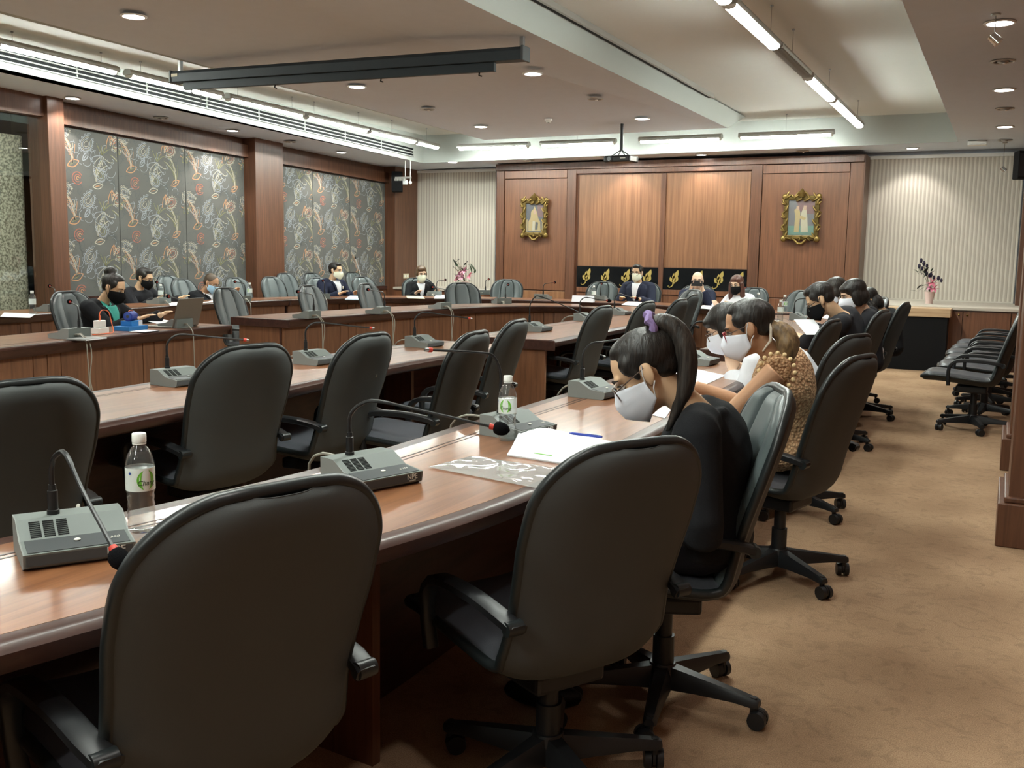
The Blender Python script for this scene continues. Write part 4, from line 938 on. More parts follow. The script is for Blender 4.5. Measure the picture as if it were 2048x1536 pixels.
for px, py, lb in ((66,629,'water bottle on the outer table near the granite column'),(322,606,'water bottle before the man with black mask and glasses'),(500,600,'water bottle behind the empty chair near the bald man'),(738,600,'single water bottle on the outer table past the navy jacket man'),(1187,603,'water bottle beside the iced drink on the head table'),(1408,606,'water bottle beside the man holding a phone'),(1515,622,'water bottle beside the woman with long brown hair'),(1568,628,'water bottle before the empty chair at the head table end'),(1560,643,'water bottle nearest the papers of the bending man')):
    bottle(at(px,py,TZ),lb,rz=random.uniform(0,360))

# ================================================================== PAPERS AND DESK OBJECTS
def sheet(name, pts, label, cat, mat='paper', z=TZ+.0007, th=.0012, group=None, parts=()):
    """pts: outline on the table plane"""
    mb = MB().prism([(p.x,p.y,z) for p in pts],(0,0,th)); o = mb.build(name,mat); tag(o,label,cat,group); return o
def quadpx(pp, z=TZ): return [at(x,y,z) for x,y in pp]
GPp = 'papers on the tables'
# open booklet: lower page flat, upper pages bowed
q = quadpx([(1014,912),(1210,942),(1262,903),(1055,858)])
t = thing('booklet','open white stapled booklet lying beside the second water bottle','booklet',(0,0,0))
MB().prism([(p.x,p.y,TZ+.0007) for p in q],(0,0,.003)).build('lower_pages','paper_edge',t)
secs = []
for k in range(9):
    u = k/8; a = q[0].lerp(q[3],u); b = q[1].lerp(q[2],u); hgt = .004+.045*math.sin(math.pi*min(1,u*.9))*u
    secs.append([(a.x,a.y,TZ+hgt),(b.x,b.y,TZ+hgt),(b.x,b.y,TZ+hgt+.0015),(a.x,a.y,TZ+hgt+.0015)])
MB().loft(secs).build('top_page','paper',t,True)
MB().prism([(p.x,p.y,TZ+.0088) for p in (q[0].lerp(q[1],.3).lerp(q[3],.12),q[0].lerp(q[1],.52).lerp(q[3],.12),q[0].lerp(q[1],.52).lerp(q[3],.14),q[0].lerp(q[1],.3).lerp(q[3],.14))],(0,0,.0006)).build('highlight_mark','label_green',t)
# clear folder with glints
q = quadpx([(856,936),(1080,980),(1112,938),(942,914)])
t = thing('plastic_folder','clear plastic document sleeve lying flat on the near table','folder',(0,0,0))
random.seed(11); secs = []
nx, ny = 14, 8; V = []; Fc = []
for j in range(ny+1):
    for i in range(nx+1):
        p = q[0].lerp(q[1],i/nx).lerp(q[3].lerp(q[2],i/nx),j/ny); ins = (0 < i < nx) and (0 < j < ny)
        V.append((p.x,p.y,TZ+.0035+(random.uniform(0,.007) if ins else 0)))
for j in range(ny):
    for i in range(nx): a = j*(nx+1)+i; Fc.append((a,a+1,a+nx+2,a+nx+1))
MB().add(V,Fc).build('front_sheet','clear_film',t,True,ang=180)
MB().prism([(p.x,p.y,TZ+.0045) for p in (q[3].lerp(q[2],.05),q[3].lerp(q[2],.2),q[3].lerp(q[2],.2).lerp(q[1],.08),q[3].lerp(q[2],.05).lerp(q[0],.08))],(0,0,.0008)).build('tab','paper',t)
# pen
a, b = at(1140,869,TZ+.045), at(1206,872,TZ+.045)
t = thing('ballpoint_pen','blue ballpoint pen resting on the raised page of the booklet','pen',(0,0,0))
plain('pen_blue', srgb(40,60,150), .4)
a = at(1138,866,TZ+.052); b = at(1204,874,TZ+.052); d = (b-a)
MB().tube([a,a+d*.08,a+d*.1,a+d*.9,b],[.001,.0035,.0045,.0045,.004],8).build('barrel','pen_blue',t,True)
MB().tube([a+d*.55+Vector((0,0,.006)),a+d*.97+Vector((0,0,.006))],.0014,6).build('clip','white_plastic',t)
def papers(pp, label, mat='paper', th=.003, group=GPp): return sheet('paper_sheet',quadpx(pp),label,'paper',mat,th=th,group=group)
papers([(1235,812),(1330,838),(1352,806),(1262,790)],'white papers under the chin of the woman with purple hair tie')
papers([(1335,748),(1400,775),(1452,752),(1372,735)],'white papers under the hand of the woman in the knitted top')
papers([(1592,648),(1625,656),(1640,646),(1604,640)],'papers on the far right table before the bending man')
papers([(1615,632),(1655,638),(1665,628),(1625,624)],'papers before the short haired person in black')
papers([(0,634),(60,636),(72,628),(8,626)],'loose white sheet on the outer table near the granite column')
papers([(340,612),(385,609),(378,603),(338,606)],'white sheet under the hand of the man with black mask')
papers([(395,607),(440,604),(470,600),(430,601)],'white sheets before the bald man')
papers([(690,600),(745,601),(752,594),(700,593)],'stack of pale papers before the navy jacket man','paper_blue',.012)
papers([(815,597),(850,598),(846,593),(812,592)],'yellow envelope on the corner table','cream_plastic')
papers([(868,598),(905,598),(905,591),(872,591)],'white papers before the woman in the black blazer','paper',.012)
papers([(1243,610),(1283,613),(1296,606),(1255,604)],'white papers before the man in the navy suit','paper',.006)
papers([(1400,617),(1450,621),(1446,613),(1405,611)],'white papers beside the console of the long haired woman')
papers([(296,643),(322,650),(338,642),(312,637)],'white sheet before the woman in the turquoise shirt')
# name card and iced drink on the head table
p = at(1166,604,TZ); t = thing('name_card','folded white name card on the head table','name card',(p.x,p.y,TZ+.0006),R(4))
MB().prism([(-.16,-.04,0),(-.16,0,.09),(-.16,.04,0)],(.32,0,0)).build('card','paper',t)
for k in range(2): MB().box(-.11+.02*k,.11-.02*k,-.0405+.017*(k+1),-.039+.017*(k+1),.03+.022*k,.036+.022*k).build('printed_line','mic_light',t)
p = at(1174,600,TZ); p.y += .12; t = thing('iced_drink','clear lidded plastic cup of milky iced drink by the name card','cup',(p.x,p.y,TZ+.0006))
MB().lathe([(0,0),(.032,0),(.044,.115),(.042,.115),(.031,.003),(0,.003)],n=20).build('cup','clear_plastic',t,True); MB().lathe([(0,.004),(.031,.004),(.037,.06),(0,.06)],n=18).build('drink','oak',t,True)
MB().lathe([(.045,.115),(.046,.12),(.04,.145),(.02,.16),(0,.162)],n=20).build('dome_lid','clear_plastic',t,True)
# laptop, speaker, boxes, charger on the inner left table
p = at(392,656,TZ); p.x -= .12; lt = thing('laptop','open grey laptop seen from behind its lid','laptop',(p.x,p.y,TZ+.0008),R(-80))
plain('laptop_grey', srgb(116,112,104), .4, metal=.5)
MB().box(-.18,.18,-.26,0,0,.016).build('keyboard_base','laptop_grey',lt,bevel=.004)
lid = MB().obox((0,.035,.125),Vector((1,0,0)),Vector((0,.27,.96)).normalized(),Vector((0,.96,-.27)).normalized(),.18,.122,.004).build('lid','laptop_grey',lt,bevel=.003)
MB().obox((0,.031,.126),Vector((1,0,0)),Vector((0,.27,.96)).normalized(),Vector((0,.96,-.27)).normalized(),.168,.106,.0043).build('display','black_plastic',lid)
MB().box(-.14,.14,-.004,.008,.006,.02).build('hinge','black_plastic',lt)
plain('box_blue', srgb(40,120,190), .5); plain('speaker_blue', srgb(36,56,140), .6, bump=.3, bscale=700); plain('orange_cable', srgb(226,110,70), .5)
p = at(275,661,TZ); p.x -= .07
t = thing('blue_box','flat blue and white box under the cylindrical speaker','box',(p.x,p.y,TZ+.0008),R(-78))
MB().box(-.12,.12,-.07,.07,0,.035).build('lower_box','box_blue',t,bevel=.002); MB().box(-.08,.06,-.05,.05,.0352,.075).build('upper_box','box_blue',t,bevel=.002); MB().box(-.0805,-.03,-.0505,.0505,.0354,.0745).build('white_sleeve','white_plastic',t)
t = thing('portable_speaker','blue cylindrical portable speaker lying on the blue box','speaker',(p.x,p.y,TZ+.0008+.075+.036),R(-60))
MB().tube([(-.075,0,0),(-.07,0,0),(.07,0,0),(.075,0,0)],[.031,.036,.036,.031],20).build('body','speaker_blue',t,True)
for s in (-1,1): MB().tube([(s*.0745,0,0),(s*.0765,0,0)],[.027,.024],18).build('end_membrane','label_blue',t,True); MB().tube([(s*.0765,0,0),(s*.0768,0,0)],[.012,.011],14).build('end_badge','mic_dark',t)
MB().tube([(-.05,.0,.034),(-.03,0,.045),(.03,0,.045),(.05,0,.034)],.003,6).build('carry_strap','orange_cable',t,True)
p = at(212,668,TZ); p.x -= .06; t = thing('power_adapter','white stacked power adapters with an orange cable','power adapter',(p.x,p.y,TZ+.0008),R(-80))
MB().box(-.06,.06,-.035,.035,0,.045).build('lower_plug','white_plastic',t,bevel=.005); MB().box(-.04,.045,-.025,.025,.0452,.10).build('upper_plug','white_plastic',t,bevel=.005)
MB().tube(spline([(.0,0,.10),(.0,0,.15),(-.03,.0,.175),(-.1,0,.16),(-.13,.0,.08),(-.12,.02,.004),(.0,.06,.004),(.16,.06,.004)],.02),.0035,6).build('charging_cable','orange_cable',t,True)
MB().tube([(0,0,.10),(0,0,.135)],.007,8).build('cable_plug','orange_cable',t,True)
p = at(182,680,TZ); p.x -= .05; t = thing('notebook','thin grey notebook beside the power adapter','notebook',(p.x,p.y,TZ+.0008),R(-80)); MB().box(-.12,.10,-.08,.08,0,.012).build('cover','mic_light',t,bevel=.002); MB().box(-.118,.098,-.079,.081,.002,.010).build('pages','paper',t)
p = at(292,664,TZ); p.x -= .02; p.y -= .0; t = thing('black_folder','black document folder in front of the turquoise shirt','folder',(p.x,p.y,TZ+.0008),R(-78)); MB().box(-.1,.1,-.07,.07,0,.006).build('cover','black_plastic',t,bevel=.002); MB().box(-.095,.095,-.065,.065,.0062,.0075).build('inner_page','paper',t)

# ================================================================== CEILING AND WALL EQUIPMENT
a = at(342,120,3.12); sc_y = 7.72
t = thing('projector_screen','dark retracted projection screen case hung under the ceiling tray','projection screen',(0,0,0))
xa, xb = -7.62, -3.72
def zc(x): return 3.06+(x-xb)*-.012
mb = MB().loft([[(x,sc_y+dy,zc(x)+dz) for dy,dz in ((-.06,-.05),(.06,-.05),(.065,.03),(.04,.06),(-.04,.06),(-.065,.03))] for x in (xa,xb)]); mb.build('case','screen_case',t,bevel=.004)
MB().loft([[(x,sc_y+dy,zc(x)+dz) for dy,dz in ((-.025,-.125),(.02,-.125),(.02,-.0505),(-.025,-.0505))] for x in (xa+.13,xb-.28)]).build('lower_bar','screen_case',t,bevel=.003)
for x in (xa,xb): MB().box(x-.012,x+.012,sc_y-.07,sc_y+.07,zc(x)-.056,zc(x)+.066).build('end_cap','mic_dark',t,bevel=.006)
MB().box(xa+.02,xa+.1,sc_y-.0685,sc_y-.0655,zc(xa)+.0,zc(xa)+.028).build('sticker','cream_plastic',t)
for x in (xa+.08,xb-.03): MB().box(x-.015,x+.015,sc_y-.02,sc_y+.02,zc(x)+.06,3.3 if x < -6 else 3.205).build('bracket','steel',t)
for x in (-7.4,-6.35,-5.15,-4.15): MB().tube([(x,sc_y,zc(x)-.12),(x,sc_y-.01,zc(x)-.15),(x+.03,sc_y-.02,zc(x)-.16)],.007,6).build('hook','black_plastic',t)
MB().tube([(-7.28,sc_y,zc(-7.3)-.12),(-7.28,sc_y,zc(-7.3)-.28)],.004,6).build('pull_cord','black_plastic',t)
# projector
pj = atY(1242,319,13.1); t = thing('projector','black ceiling projector hung on a short pole before the head wall','projector',(pj.x,13.1,pj.z),R(-8))
MB().box(-.2,.2,-.14,.14,-.045,.045).build('body','black_plastic',t,bevel=.02); MB().tube([(-.1,-.14,0),(-.1,-.155,0)],[.04,.038],18).build('lens_barrel','mic_dark',t,True); MB().tube([(-.1,-.155,0),(-.1,-.158,0)],[.03,.028],18).build('lens','black_stone',t,True)
MB().box(.205,.207,-.12,.06,-.03,.03).build('side_label','white_plastic',t); MB().box(.06,.14,-.1415,-.14,.0,.012).build('badge','lettering',t)
MB().tube([(0,0,.12),(0,0,3.198-pj.z)],.022,10).build('pole','black_plastic',t,True)
for sx, sy in ((-.1,-.08),(.1,-.08),(-.1,.08),(.1,.08)): MB().tube([(0,0,.13),(sx,sy,.045)],.007,6).build('strut','black_plastic',t)
# smoke detector
p = at(1097,238,3.19); t = thing('smoke_detector','small white smoke detector on the ceiling tray','smoke detector',(p.x,p.y,3.2-.012)); MB().lathe([(0,-.045),(.03,-.045),(.035,-.03),(.05,-.02),(.052,0),(0,0)]).build('housing','white_plastic',t,True); MB().lathe([(0,-.052),(.012,-.052),(.014,-.045),(0,-.045)]).build('sensor','mic_dark',t,True)
# wall loudspeakers
def speaker(c, rz, label):
    t = thing('wall_speaker',label,'speaker',c,R(rz)); MB().prism([(-.12,-.09,0),(.12,-.09,0),(.085,.1,0),(-.085,.1,0)],(0,0,.36)).build('cabinet','black_matte',t,bevel=.012); MB().box(-.105,.105,-.094,-.09,.03,.33).build('grille','black_plastic',t); MB().box(-.02,.02,-.098,-.094,.05,.065).build('badge','lettering',t); MB().box(-.02,.02,.1,.19,.14,.22).build('bracket','steel',t)
    return t
p = atY(822,362,15.45); speaker((XL+.30,15.5,2.5),-60,'black wall loudspeaker on the left corner pillar')
speaker((.1,14.9,2.5),30,'black wall loudspeaker at the right end of the blind')
# box on right soffit, hanging spots, track
p = at(1955,286,3.02); t = thing('access_point','white rectangular box fixed under the right soffit','wireless box',(p.x,p.y,2.985)); MB().box(-.12,.12,-.08,.08,0,.06).build('housing','white_plastic',t,bevel=.012)
MB().box(-.1,.1,-.0815,-.08,.012,.016).build('vent_line','mic_dark',t)
def hang_spot(p, drop, label, ceilz=3.048):
    t = thing('hanging_spot',label,'spotlight',(p.x,p.y,ceilz)); MB().tube([(0,0,0),(0,0,-drop)],.003,6).build('rod','steel',t); MB().tube([(-.02,0,-drop),(.03,.0,-drop-.05)],[.03,.036],14).build('head','chrome',t,True); MB().tube([(.03,0,-drop-.05),(.032,0,-drop-.052)],[.03,.028],14).build('lamp_face','white_plastic',t); MB().lathe([(0,-.012),(.03,-.012),(.032,0),(0,0)]).build('canopy','alu',t)
hang_spot(at(1992,30,3.04),.14,'chrome spotlight on a short rod beside the aisle downlight'); hang_spot(at(2010,286,3.04),.34,'small spotlight on a long rod near the right loudspeaker')
p = Vector((-9.0,14.6,0)); t = thing('track_spot','steel track bracket with two hanging rods at the left corner','spotlight',(-9.35,14.75,2.974))
MB().box(-.2,.12,-.015,.015,-.30,-.27).build('track','alu',t)
for x in (.0,.1): MB().tube([(x,0,0),(x,0,-.36)],.008,6).build('rod','alu',t)
MB().ell((.1,0,-.37),(.03,.03,.03),10,8).build('lamp_head','white_plastic',t,True)
for x in (-.18,-.1,-.02): MB().box(x-.03,x+.03,-.02,.02,-.335,-.30).build('adapter','alu',t,bevel=.004)
# boom microphone and wall plate at the far left
t = thing('boom_stand','thin white boom microphone stand leaning by the fabric wall','microphone stand',(-9.35,13.55,0))
MB().lathe([(0,.02),(.1,.02),(.12,0),(0,0)]).build('foot','black_plastic',t,True); MB().tube([(0,0,.02),(0,0,.8)],.008,8).build('post','steel',t); MB().tube([(0,0,.78),(-.12,-.1,1.3)],.007,8).build('boom','alu',t); MB().tube([(-.12,-.1,1.3),(-.125,-.105,1.34)],.014,10).build('head','black_plastic',t,True)
p = atX(812,552,XL+.225); t = thing('wall_socket','cream double switch plate on the corner pillar','switch',(XL+.2205,p.y,p.z)); MB().box(0,.012,-.09,.09,-.045,.045).build('plate','cream_plastic',t,bevel=.004); MB().box(.012,.016,-.06,-.02,-.02,.02).build('rocker','white_plastic',t); MB().box(.012,.016,.02,.06,-.02,.02).build('rocker','white_plastic',t)

# framed portraits: gilded scrollwork frames
def portrait(cx, cz, w, h, label, bgc, figc, style):
    t = thing('framed_portrait',label,'framed picture',(cx,FY-.002,cz))
    # frame members with carved leaves
    mb = MB()
    for s in (-1,1): mb.box(s*w/2-.035,s*w/2+.035,-.05,0,-h/2-.03,h/2+.03); mb.box(-w/2-.03,w/2+.03,-.05,0,s*h/2-.035,s*h/2+.035)
    mb.build('frame','gold_dark',t,bevel=.012)
    orn = MB(); rnd = random.Random(5)
    def leaf(x, z, ang, L, wd):
        c, s = math.cos(ang), math.sin(ang); P = [Vector((x+c*L*u-s*.3*L*math.sin(u*2.2)*0.5,-.055,z+s*L*u+c*.3*L*math.sin(u*2.2)*.5)) for u in (0,.25,.5,.75,1)]
        orn.tube(P,[wd,wd*1.3,wd*1.1,wd*.8,wd*.3],6)
    for s in (-1,1):
        for k in range(7):
            z = -h/2+h*k/6; leaf(s*(w/2+.0),z,math.pi/2+s*(-.5 if k % 2 else .5),.10,.016); leaf(s*(w/2+.02),z,(0 if s > 0 else math.pi)+(.7 if k % 2 else -.7)*s,.06,.013)
        for k in range(5):
            x = -w/2+w*k/4; leaf(x,s*(h/2),(0 if k < 2 else math.pi)+.4*s,.10,.016); leaf(x,s*(h/2+.01),s*math.pi/2+(.6 if k % 2 else -.6),.055,.013)
    for sx in (-1,1):
        for sz in (-1,1): orn.ell((sx*(w/2+.02),-.05,sz*(h/2+.02)),(.045,.025,.045),10,8)
    orn.build('scrollwork','gold',t,True)
    MB().tube([(0,-.05,h/2+.02),(0,-.06,h/2+.07),(0,-.055,h/2+.14)],[.05,.06,.006],10).tube([(-.1,-.05,h/2+.02),(-.05,-.055,h/2+.08),(.05,-.055,h/2+.08),(.1,-.05,h/2+.02)],.018,8).build('crest','gold',t,True)
    MB().tube([(-.09,-.05,-h/2-.03),(-.03,-.055,-h/2-.09),(.03,-.055,-h/2-.09),(.09,-.05,-h/2-.03)],.018,8).build('pendant','gold',t,True)
    MB().box(-w/2+.03,w/2-.03,-.02,-.012,-h/2+.03,h/2-.03).build('backdrop',bgc[0],t)
    def flat(pts, mat, nm, d): MB().prism([(x*w,-.0202-d,z*h) for x,z in pts],(0,-.0015,0)).build(nm,mat,t)
    if style == 0:
        flat([(.1,.05),(.4,.02),(.4,.38),(.12,.4)],bgc[1],'red_drape',0)
        flat([(-.3,-.4),(-.3,-.1),(-.2,.0),(-.18,.2),(-.08,.26),(-.02,.36),(.04,.26),(.1,.18),(.16,0),(.26,-.12),(.28,-.4)],figc[0],'seated_figure',.002)
        flat([(-.12,-.38),(-.1,-.1),(.02,-.1),(.0,-.38)],figc[1],'robe_fold',.004); flat([(-.05,.12),(-.05,.24),(.05,.24),(.05,.12)],figc[2],'face',.004); flat([(.02,-.36),(.04,-.12),(.16,-.14),(.14,-.36)],'black_plastic','dark_trousers',.004)
        flat([(-.4,-.42),(-.4,-.05),(-.34,-.05),(-.34,-.42)],figc[0],'throne_post',.002); flat([(.34,-.42),(.34,-.05),(.4,-.05),(.4,-.42)],figc[0],'throne_post',.002)
    else:
        flat([(-.42,-.43),(-.42,-.2),(.42,-.2),(.42,-.43)],bgc[1],'green_ground',0); flat([(.0,.1),(.42,.1),(.42,.43),(-.2,.43)],bgc[2],'red_drape',0)
        flat([(-.22,-.36),(-.2,.05),(-.24,.2),(-.1,.27),(-.04,.12),(-.06,-.36)],figc[0],'standing_figure',.002); flat([(.0,-.36),(-.02,.1),(.06,.28),(.16,.2),(.2,-.02),(.24,-.36)],figc[1],'standing_figure',.002)
        flat([(-.17,.2),(-.17,.3),(-.08,.3),(-.08,.2)],figc[2],'face',.004); flat([(.06,.2),(.06,.31),(.15,.31),(.15,.2)],figc[2],'face',.004); flat([(-.1,.0),(-.02,.06),(.16,.0),(.1,-.06)],figc[0],'sash',.005)
    MB().box(-w/2+.03,w/2-.03,-.034,-.032,-h/2+.03,h/2-.03).build('glazing','clear_lens',t)
plain('port_dark', srgb(46,46,60), .6); plain('port_red', srgb(104,50,52), .6); plain('port_gold', srgb(176,150,88), .6); plain('port_white', srgb(186,176,148), .6); plain('port_skin', srgb(190,150,120), .6); plain('port_green', srgb(70,122,104), .6); plain('port_grey', srgb(88,86,90), .6)
portrait(-7.365,2.045,.40,.56,'gilded scroll frame with a seated figure in pale gold robes','port_dark port_red'.split(),('port_gold','port_white','port_skin'),0)
portrait(-2.87,2.04,.46,.60,'gilded scroll frame with two standing figures above a green ground','port_grey port_green port_red'.split(),('port_gold','port_white','port_skin'),1)

# flower arrangements
plain('lily_pink', srgb(206,150,172), .6); plain('lily_deep', srgb(214,130,150), .6); plain('leaf_green', srgb(44,66,42), .6); plain('leaf_dark', srgb(28,34,30), .6); plain('bud_dark', srgb(36,26,52), .6); plain('vase_pink', srgb(206,180,172), .5); plain('twig', srgb(90,84,56), .7)
def petal(c, ax, L, w):
    ax = Vector(ax).normalized(); a = Vector((0,0,1)) if abs(ax.z) < .9 else Vector((1,0,0)); s = ax.cross(a).normalized(); n = s.cross(ax)
    V = []; F = []
    for i in range(5):
        u = i/4; h = w*math.sin(math.pi*(.12+.88*u)**.8) if u < 1 else .001; m = Vector(c)+ax*L*u+n*(-.25*L*u*u+.1*L*u); V += [m-s*h+n*.15*h,m,m+s*h+n*.15*h]
    for i in range(4):
        for k in range(2): q = i*3+k; F.append((q,q+1,q+4,q+3))
    return V, F
def flowers(name, label, loc, specs, vase):
    t = thing(name,label,'flowers',loc); MB().lathe(vase,n=18).build('vase','vase_pink',t,True); rnd = random.Random(9)
    zt0 = vase[-1][1] if vase[-1][0] > .01 else max(z for r,z in vase)
    for kind, x, y, z, s in specs:
        if kind in ('lily_pink','lily_deep'):
            mb = MB()
            for k in range(6):
                a = k*math.pi/3+rnd.uniform(-.1,.1); v, f = petal((x,y,z),(math.cos(a)*.9,math.sin(a)*.4-.55,math.sin(a)*.8),s,s*.26); mb.add(v,f)
            mb.build('lily',kind,t,True,ang=90)
        elif kind == 'leaf':
            mb = MB(); v, f = petal((x,y,z),(rnd.uniform(-1,1),rnd.uniform(-.6,.2),rnd.uniform(-.2,1)),s,s*.2); mb.add(v,f).build('leaf',rnd.choice(('leaf_green','leaf_dark')),t,True,ang=90)
        elif kind == 'bud': MB().ell((x,y,z),(s*.6,s*.6,s),8,6).build('bud','bud_dark',t,True)
        elif kind == 'twig': MB().tube(spline([(0,0,zt0*.8),(x*.4,y*.4,zt0+(z-zt0)*.5),(x,y,z)],.05),[.003]*len(spline([(0,0,zt0*.8),(x*.4,y*.4,zt0+(z-zt0)*.5),(x,y,z)],.05)),5).build('stem','twig',t)
    return t
rnd = random.Random(4)
p = atY(930,578,15.65)
sp = [('lily_pink',-.10,-.05,.26,.10),('lily_pink',.02,-.08,.33,.11),('lily_deep',.12,-.06,.24,.09),('lily_pink',-.02,-.09,.22,.10),('lily_deep',-.16,-.03,.18,.08)]
for k in range(22): sp.append(('leaf',rnd.uniform(-.18,.2),rnd.uniform(-.06,.05),rnd.uniform(.12,.42),rnd.uniform(.08,.15)))
for k in range(10): a = rnd.uniform(-.28,.32); z = rnd.uniform(.36,.52); sp.append(('twig',a,rnd.uniform(-.08,.05),z,0)); sp.append(('bud',a,0,z,.012))
flowers('flower_arrangement','pink lilies with twigs in a low pale vase on the left cabinet',(p.x,15.65,.7905),sp,[(0,0),(.07,0),(.09,.05),(.08,.12),(.06,.13),(0,.13)])
p = atY(1858,606,15.2); sp = [('lily_deep',.03,-.08,.30,.10),('lily_deep',.06,-.1,.22,.09),('lily_pink',.0,-.07,.24,.09)]
for k in range(26): u = rnd.random(); sp.append(('leaf',-.08+rnd.uniform(-.1,.16)*(1-.3*u)-.03*u,rnd.uniform(-.06,.05),.16+.3*u,rnd.uniform(.07,.13)))
for (a,z) in ((-.14,.60),(-.10,.56),(-.16,.52),(-.06,.42),(.0,.40),(.10,.36)): sp.append(('twig',a,0,z,0)); sp.append(('bud',a,-.01,z,.036)); sp.append(('bud',a+.04,-.02,z-.03,.03))
flowers('flower_arrangement','pink lily with tall dark buds in a pale vase under the wide blind',(p.x,15.2,.8205),sp,[(0,0),(.05,0),(.045,.02),(.062,.1),(.07,.17),(.06,.17),(0,.168)])

# ================================================================== PEOPLE
plain('skin_a', srgb(212,176,142), .5, spec=.35, var=.05, vscale=12); plain('skin_b', srgb(178,136,106), .5, spec=.35, var=.05, vscale=12); plain('skin_c', srgb(226,192,164), .5, spec=.35, var=.05, vscale=12)
def hairmat(name, c1, c2, sc=(90,90,14)):
    m, nt, b = newmat(name); L = nt.links.new
    tc = nt.nodes.new('ShaderNodeTexCoord'); mp = nt.nodes.new('ShaderNodeMapping'); mp.inputs['Scale'].default_value = sc
    n = nt.nodes.new('ShaderNodeTexNoise'); n.inputs['Scale'].default_value = 1; n.inputs['Detail'].default_value = 4; n.inputs['Distortion'].default_value = .4
    cr = nt.nodes.new('ShaderNodeValToRGB'); cr.color_ramp.elements[0].color = c1; cr.color_ramp.elements[1].color = c2; cr.color_ramp.elements[0].position = .35; cr.color_ramp.elements[1].position = .7
    bp = nt.nodes.new('ShaderNodeBump'); bp.inputs['Strength'].default_value = .55; bp.inputs['Distance'].default_value = .006
    L(tc.outputs['Object'], mp.inputs['Vector']); L(mp.outputs['Vector'], n.inputs['Vector']); L(n.outputs['Fac'], cr.inputs['Fac']); L(cr.outputs['Color'], b.inputs['Base Color']); L(n.outputs['Fac'], bp.inputs['Height']); L(bp.outputs['Normal'], b.inputs['Normal'])
    b.inputs['Roughness'].default_value = .42; b.inputs['Specular IOR Level'].default_value = .4
hairmat('hair_black', srgb(20,18,17), srgb(44,40,37)); hairmat('hair_soft', srgb(32,29,27), srgb(66,60,55)); hairmat('hair_brown', srgb(84,66,46), srgb(146,120,86), (60,60,20)); hairmat('hair_auburn', srgb(64,40,34), srgb(112,74,62)); hairmat('hair_tan', srgb(70,52,38), srgb(110,84,60)); hairmat('hair_buzz', srgb(66,54,44), srgb(100,82,66), (300,300,300))
def cloth(name, col, rough=.85, bump=.25, bs=260, var=.12): plain(name, col, rough, spec=.2, bump=bump, bscale=bs, var=var, vscale=14)
cloth('cl_black', srgb(27,28,31)); cloth('cl_black2', srgb(34,34,38)); cloth('cl_navy', srgb(34,38,56)); cloth('cl_suit', srgb(44,48,64)); cloth('cl_white', srgb(222,224,230), .8, .15); cloth('cl_turq', srgb(86,186,172), .8); cloth('cl_trouser', srgb(26,26,32)); cloth('cl_skirt', srgb(44,26,36)); cloth('shoe', srgb(18,18,19), .4, 0)
plain('mask_white', srgb(226,230,240), .75, spec=.15, bump=.1, bscale=90); plain('mask_cream', srgb(226,228,206), .8, spec=.1); plain('mask_blue', srgb(164,200,226), .8, spec=.1); plain('mask_black', srgb(20,20,22), .8, spec=.15); plain('strap', srgb(232,232,234), .7)
plain('eye_white', srgb(210,205,200), .3); plain('eye_dark', srgb(24,18,16), .25); plain('brow', srgb(40,32,28), .8); plain('lip', srgb(160,100,90), .5)
plain('scrunchie', srgb(140,120,170), .8, bump=.5, bscale=120); plain('rim_red', srgb(150,34,50), .3); plain('rim_black', srgb(24,24,26), .3); plain('rim_metal', srgb(120,104,96), .3, metal=.8); plain('pearl', srgb(226,220,205), .3)
# knitted yarn
m, nt, b = newmat('knit'); L = nt.links.new
tc = nt.nodes.new('ShaderNodeTexCoord'); vo = nt.nodes.new('ShaderNodeTexVoronoi'); vo.inputs['Scale'].default_value = 85
cr = nt.nodes.new('ShaderNodeValToRGB'); cr.color_ramp.elements[0].color = srgb(214,176,136); cr.color_ramp.elements[1].color = srgb(160,120,86); cr.color_ramp.elements[0].position = .25; cr.color_ramp.elements[1].position = .75
bp = nt.nodes.new('ShaderNodeBump'); bp.inputs['Strength'].default_value = .9; bp.inputs['Distance'].default_value = .01; bp.invert = True
L(tc.outputs['Object'], vo.inputs['Vector']); L(vo.outputs['Distance'], cr.inputs['Fac']); L(cr.outputs['Color'], b.inputs['Base Color']); L(vo.outputs['Distance'], bp.inputs['Height']); L(bp.outputs['Normal'], b.inputs['Normal']); b.inputs['Roughness'].default_value = .95
plain('knit_trim', srgb(222,196,150), .95, bump=.5, bscale=150)

def organic(mb, name, mat, parent, voxel=.008, smooth=6, fac=.5):
    """fuse overlapping solids into one continuous skin"""
    me = mb.mesh(name); o = bpy.data.objects.new(name, me); COL.objects.link(o)
    r = o.modifiers.new('r','REMESH'); r.mode = 'VOXEL'; r.voxel_size = voxel
    s = o.modifiers.new('s','SMOOTH'); s.factor = fac; s.iterations = smooth
    dg = bpy.context.evaluated_depsgraph_get(); dg.update(); nm = bpy.data.meshes.new_from_object(o.evaluated_get(dg))
    bpy.data.objects.remove(o); bpy.data.meshes.remove(me); nm.name = name; nm.shade_smooth(); nm.materials.clear()
    return obj(name, nm, mat, parent)
def ring(c, ax, ay, rx, ry, n=16, p=2.3):
    out = []
    for i in range(n):
        a = 2*math.pi*i/n; ca, sa = math.cos(a), math.sin(a)
        out.append(c + ax*(rx*math.copysign(abs(ca)**(2/p),ca)) + ay*(ry*math.copysign(abs(sa)**(2/p),sa)))
    return out
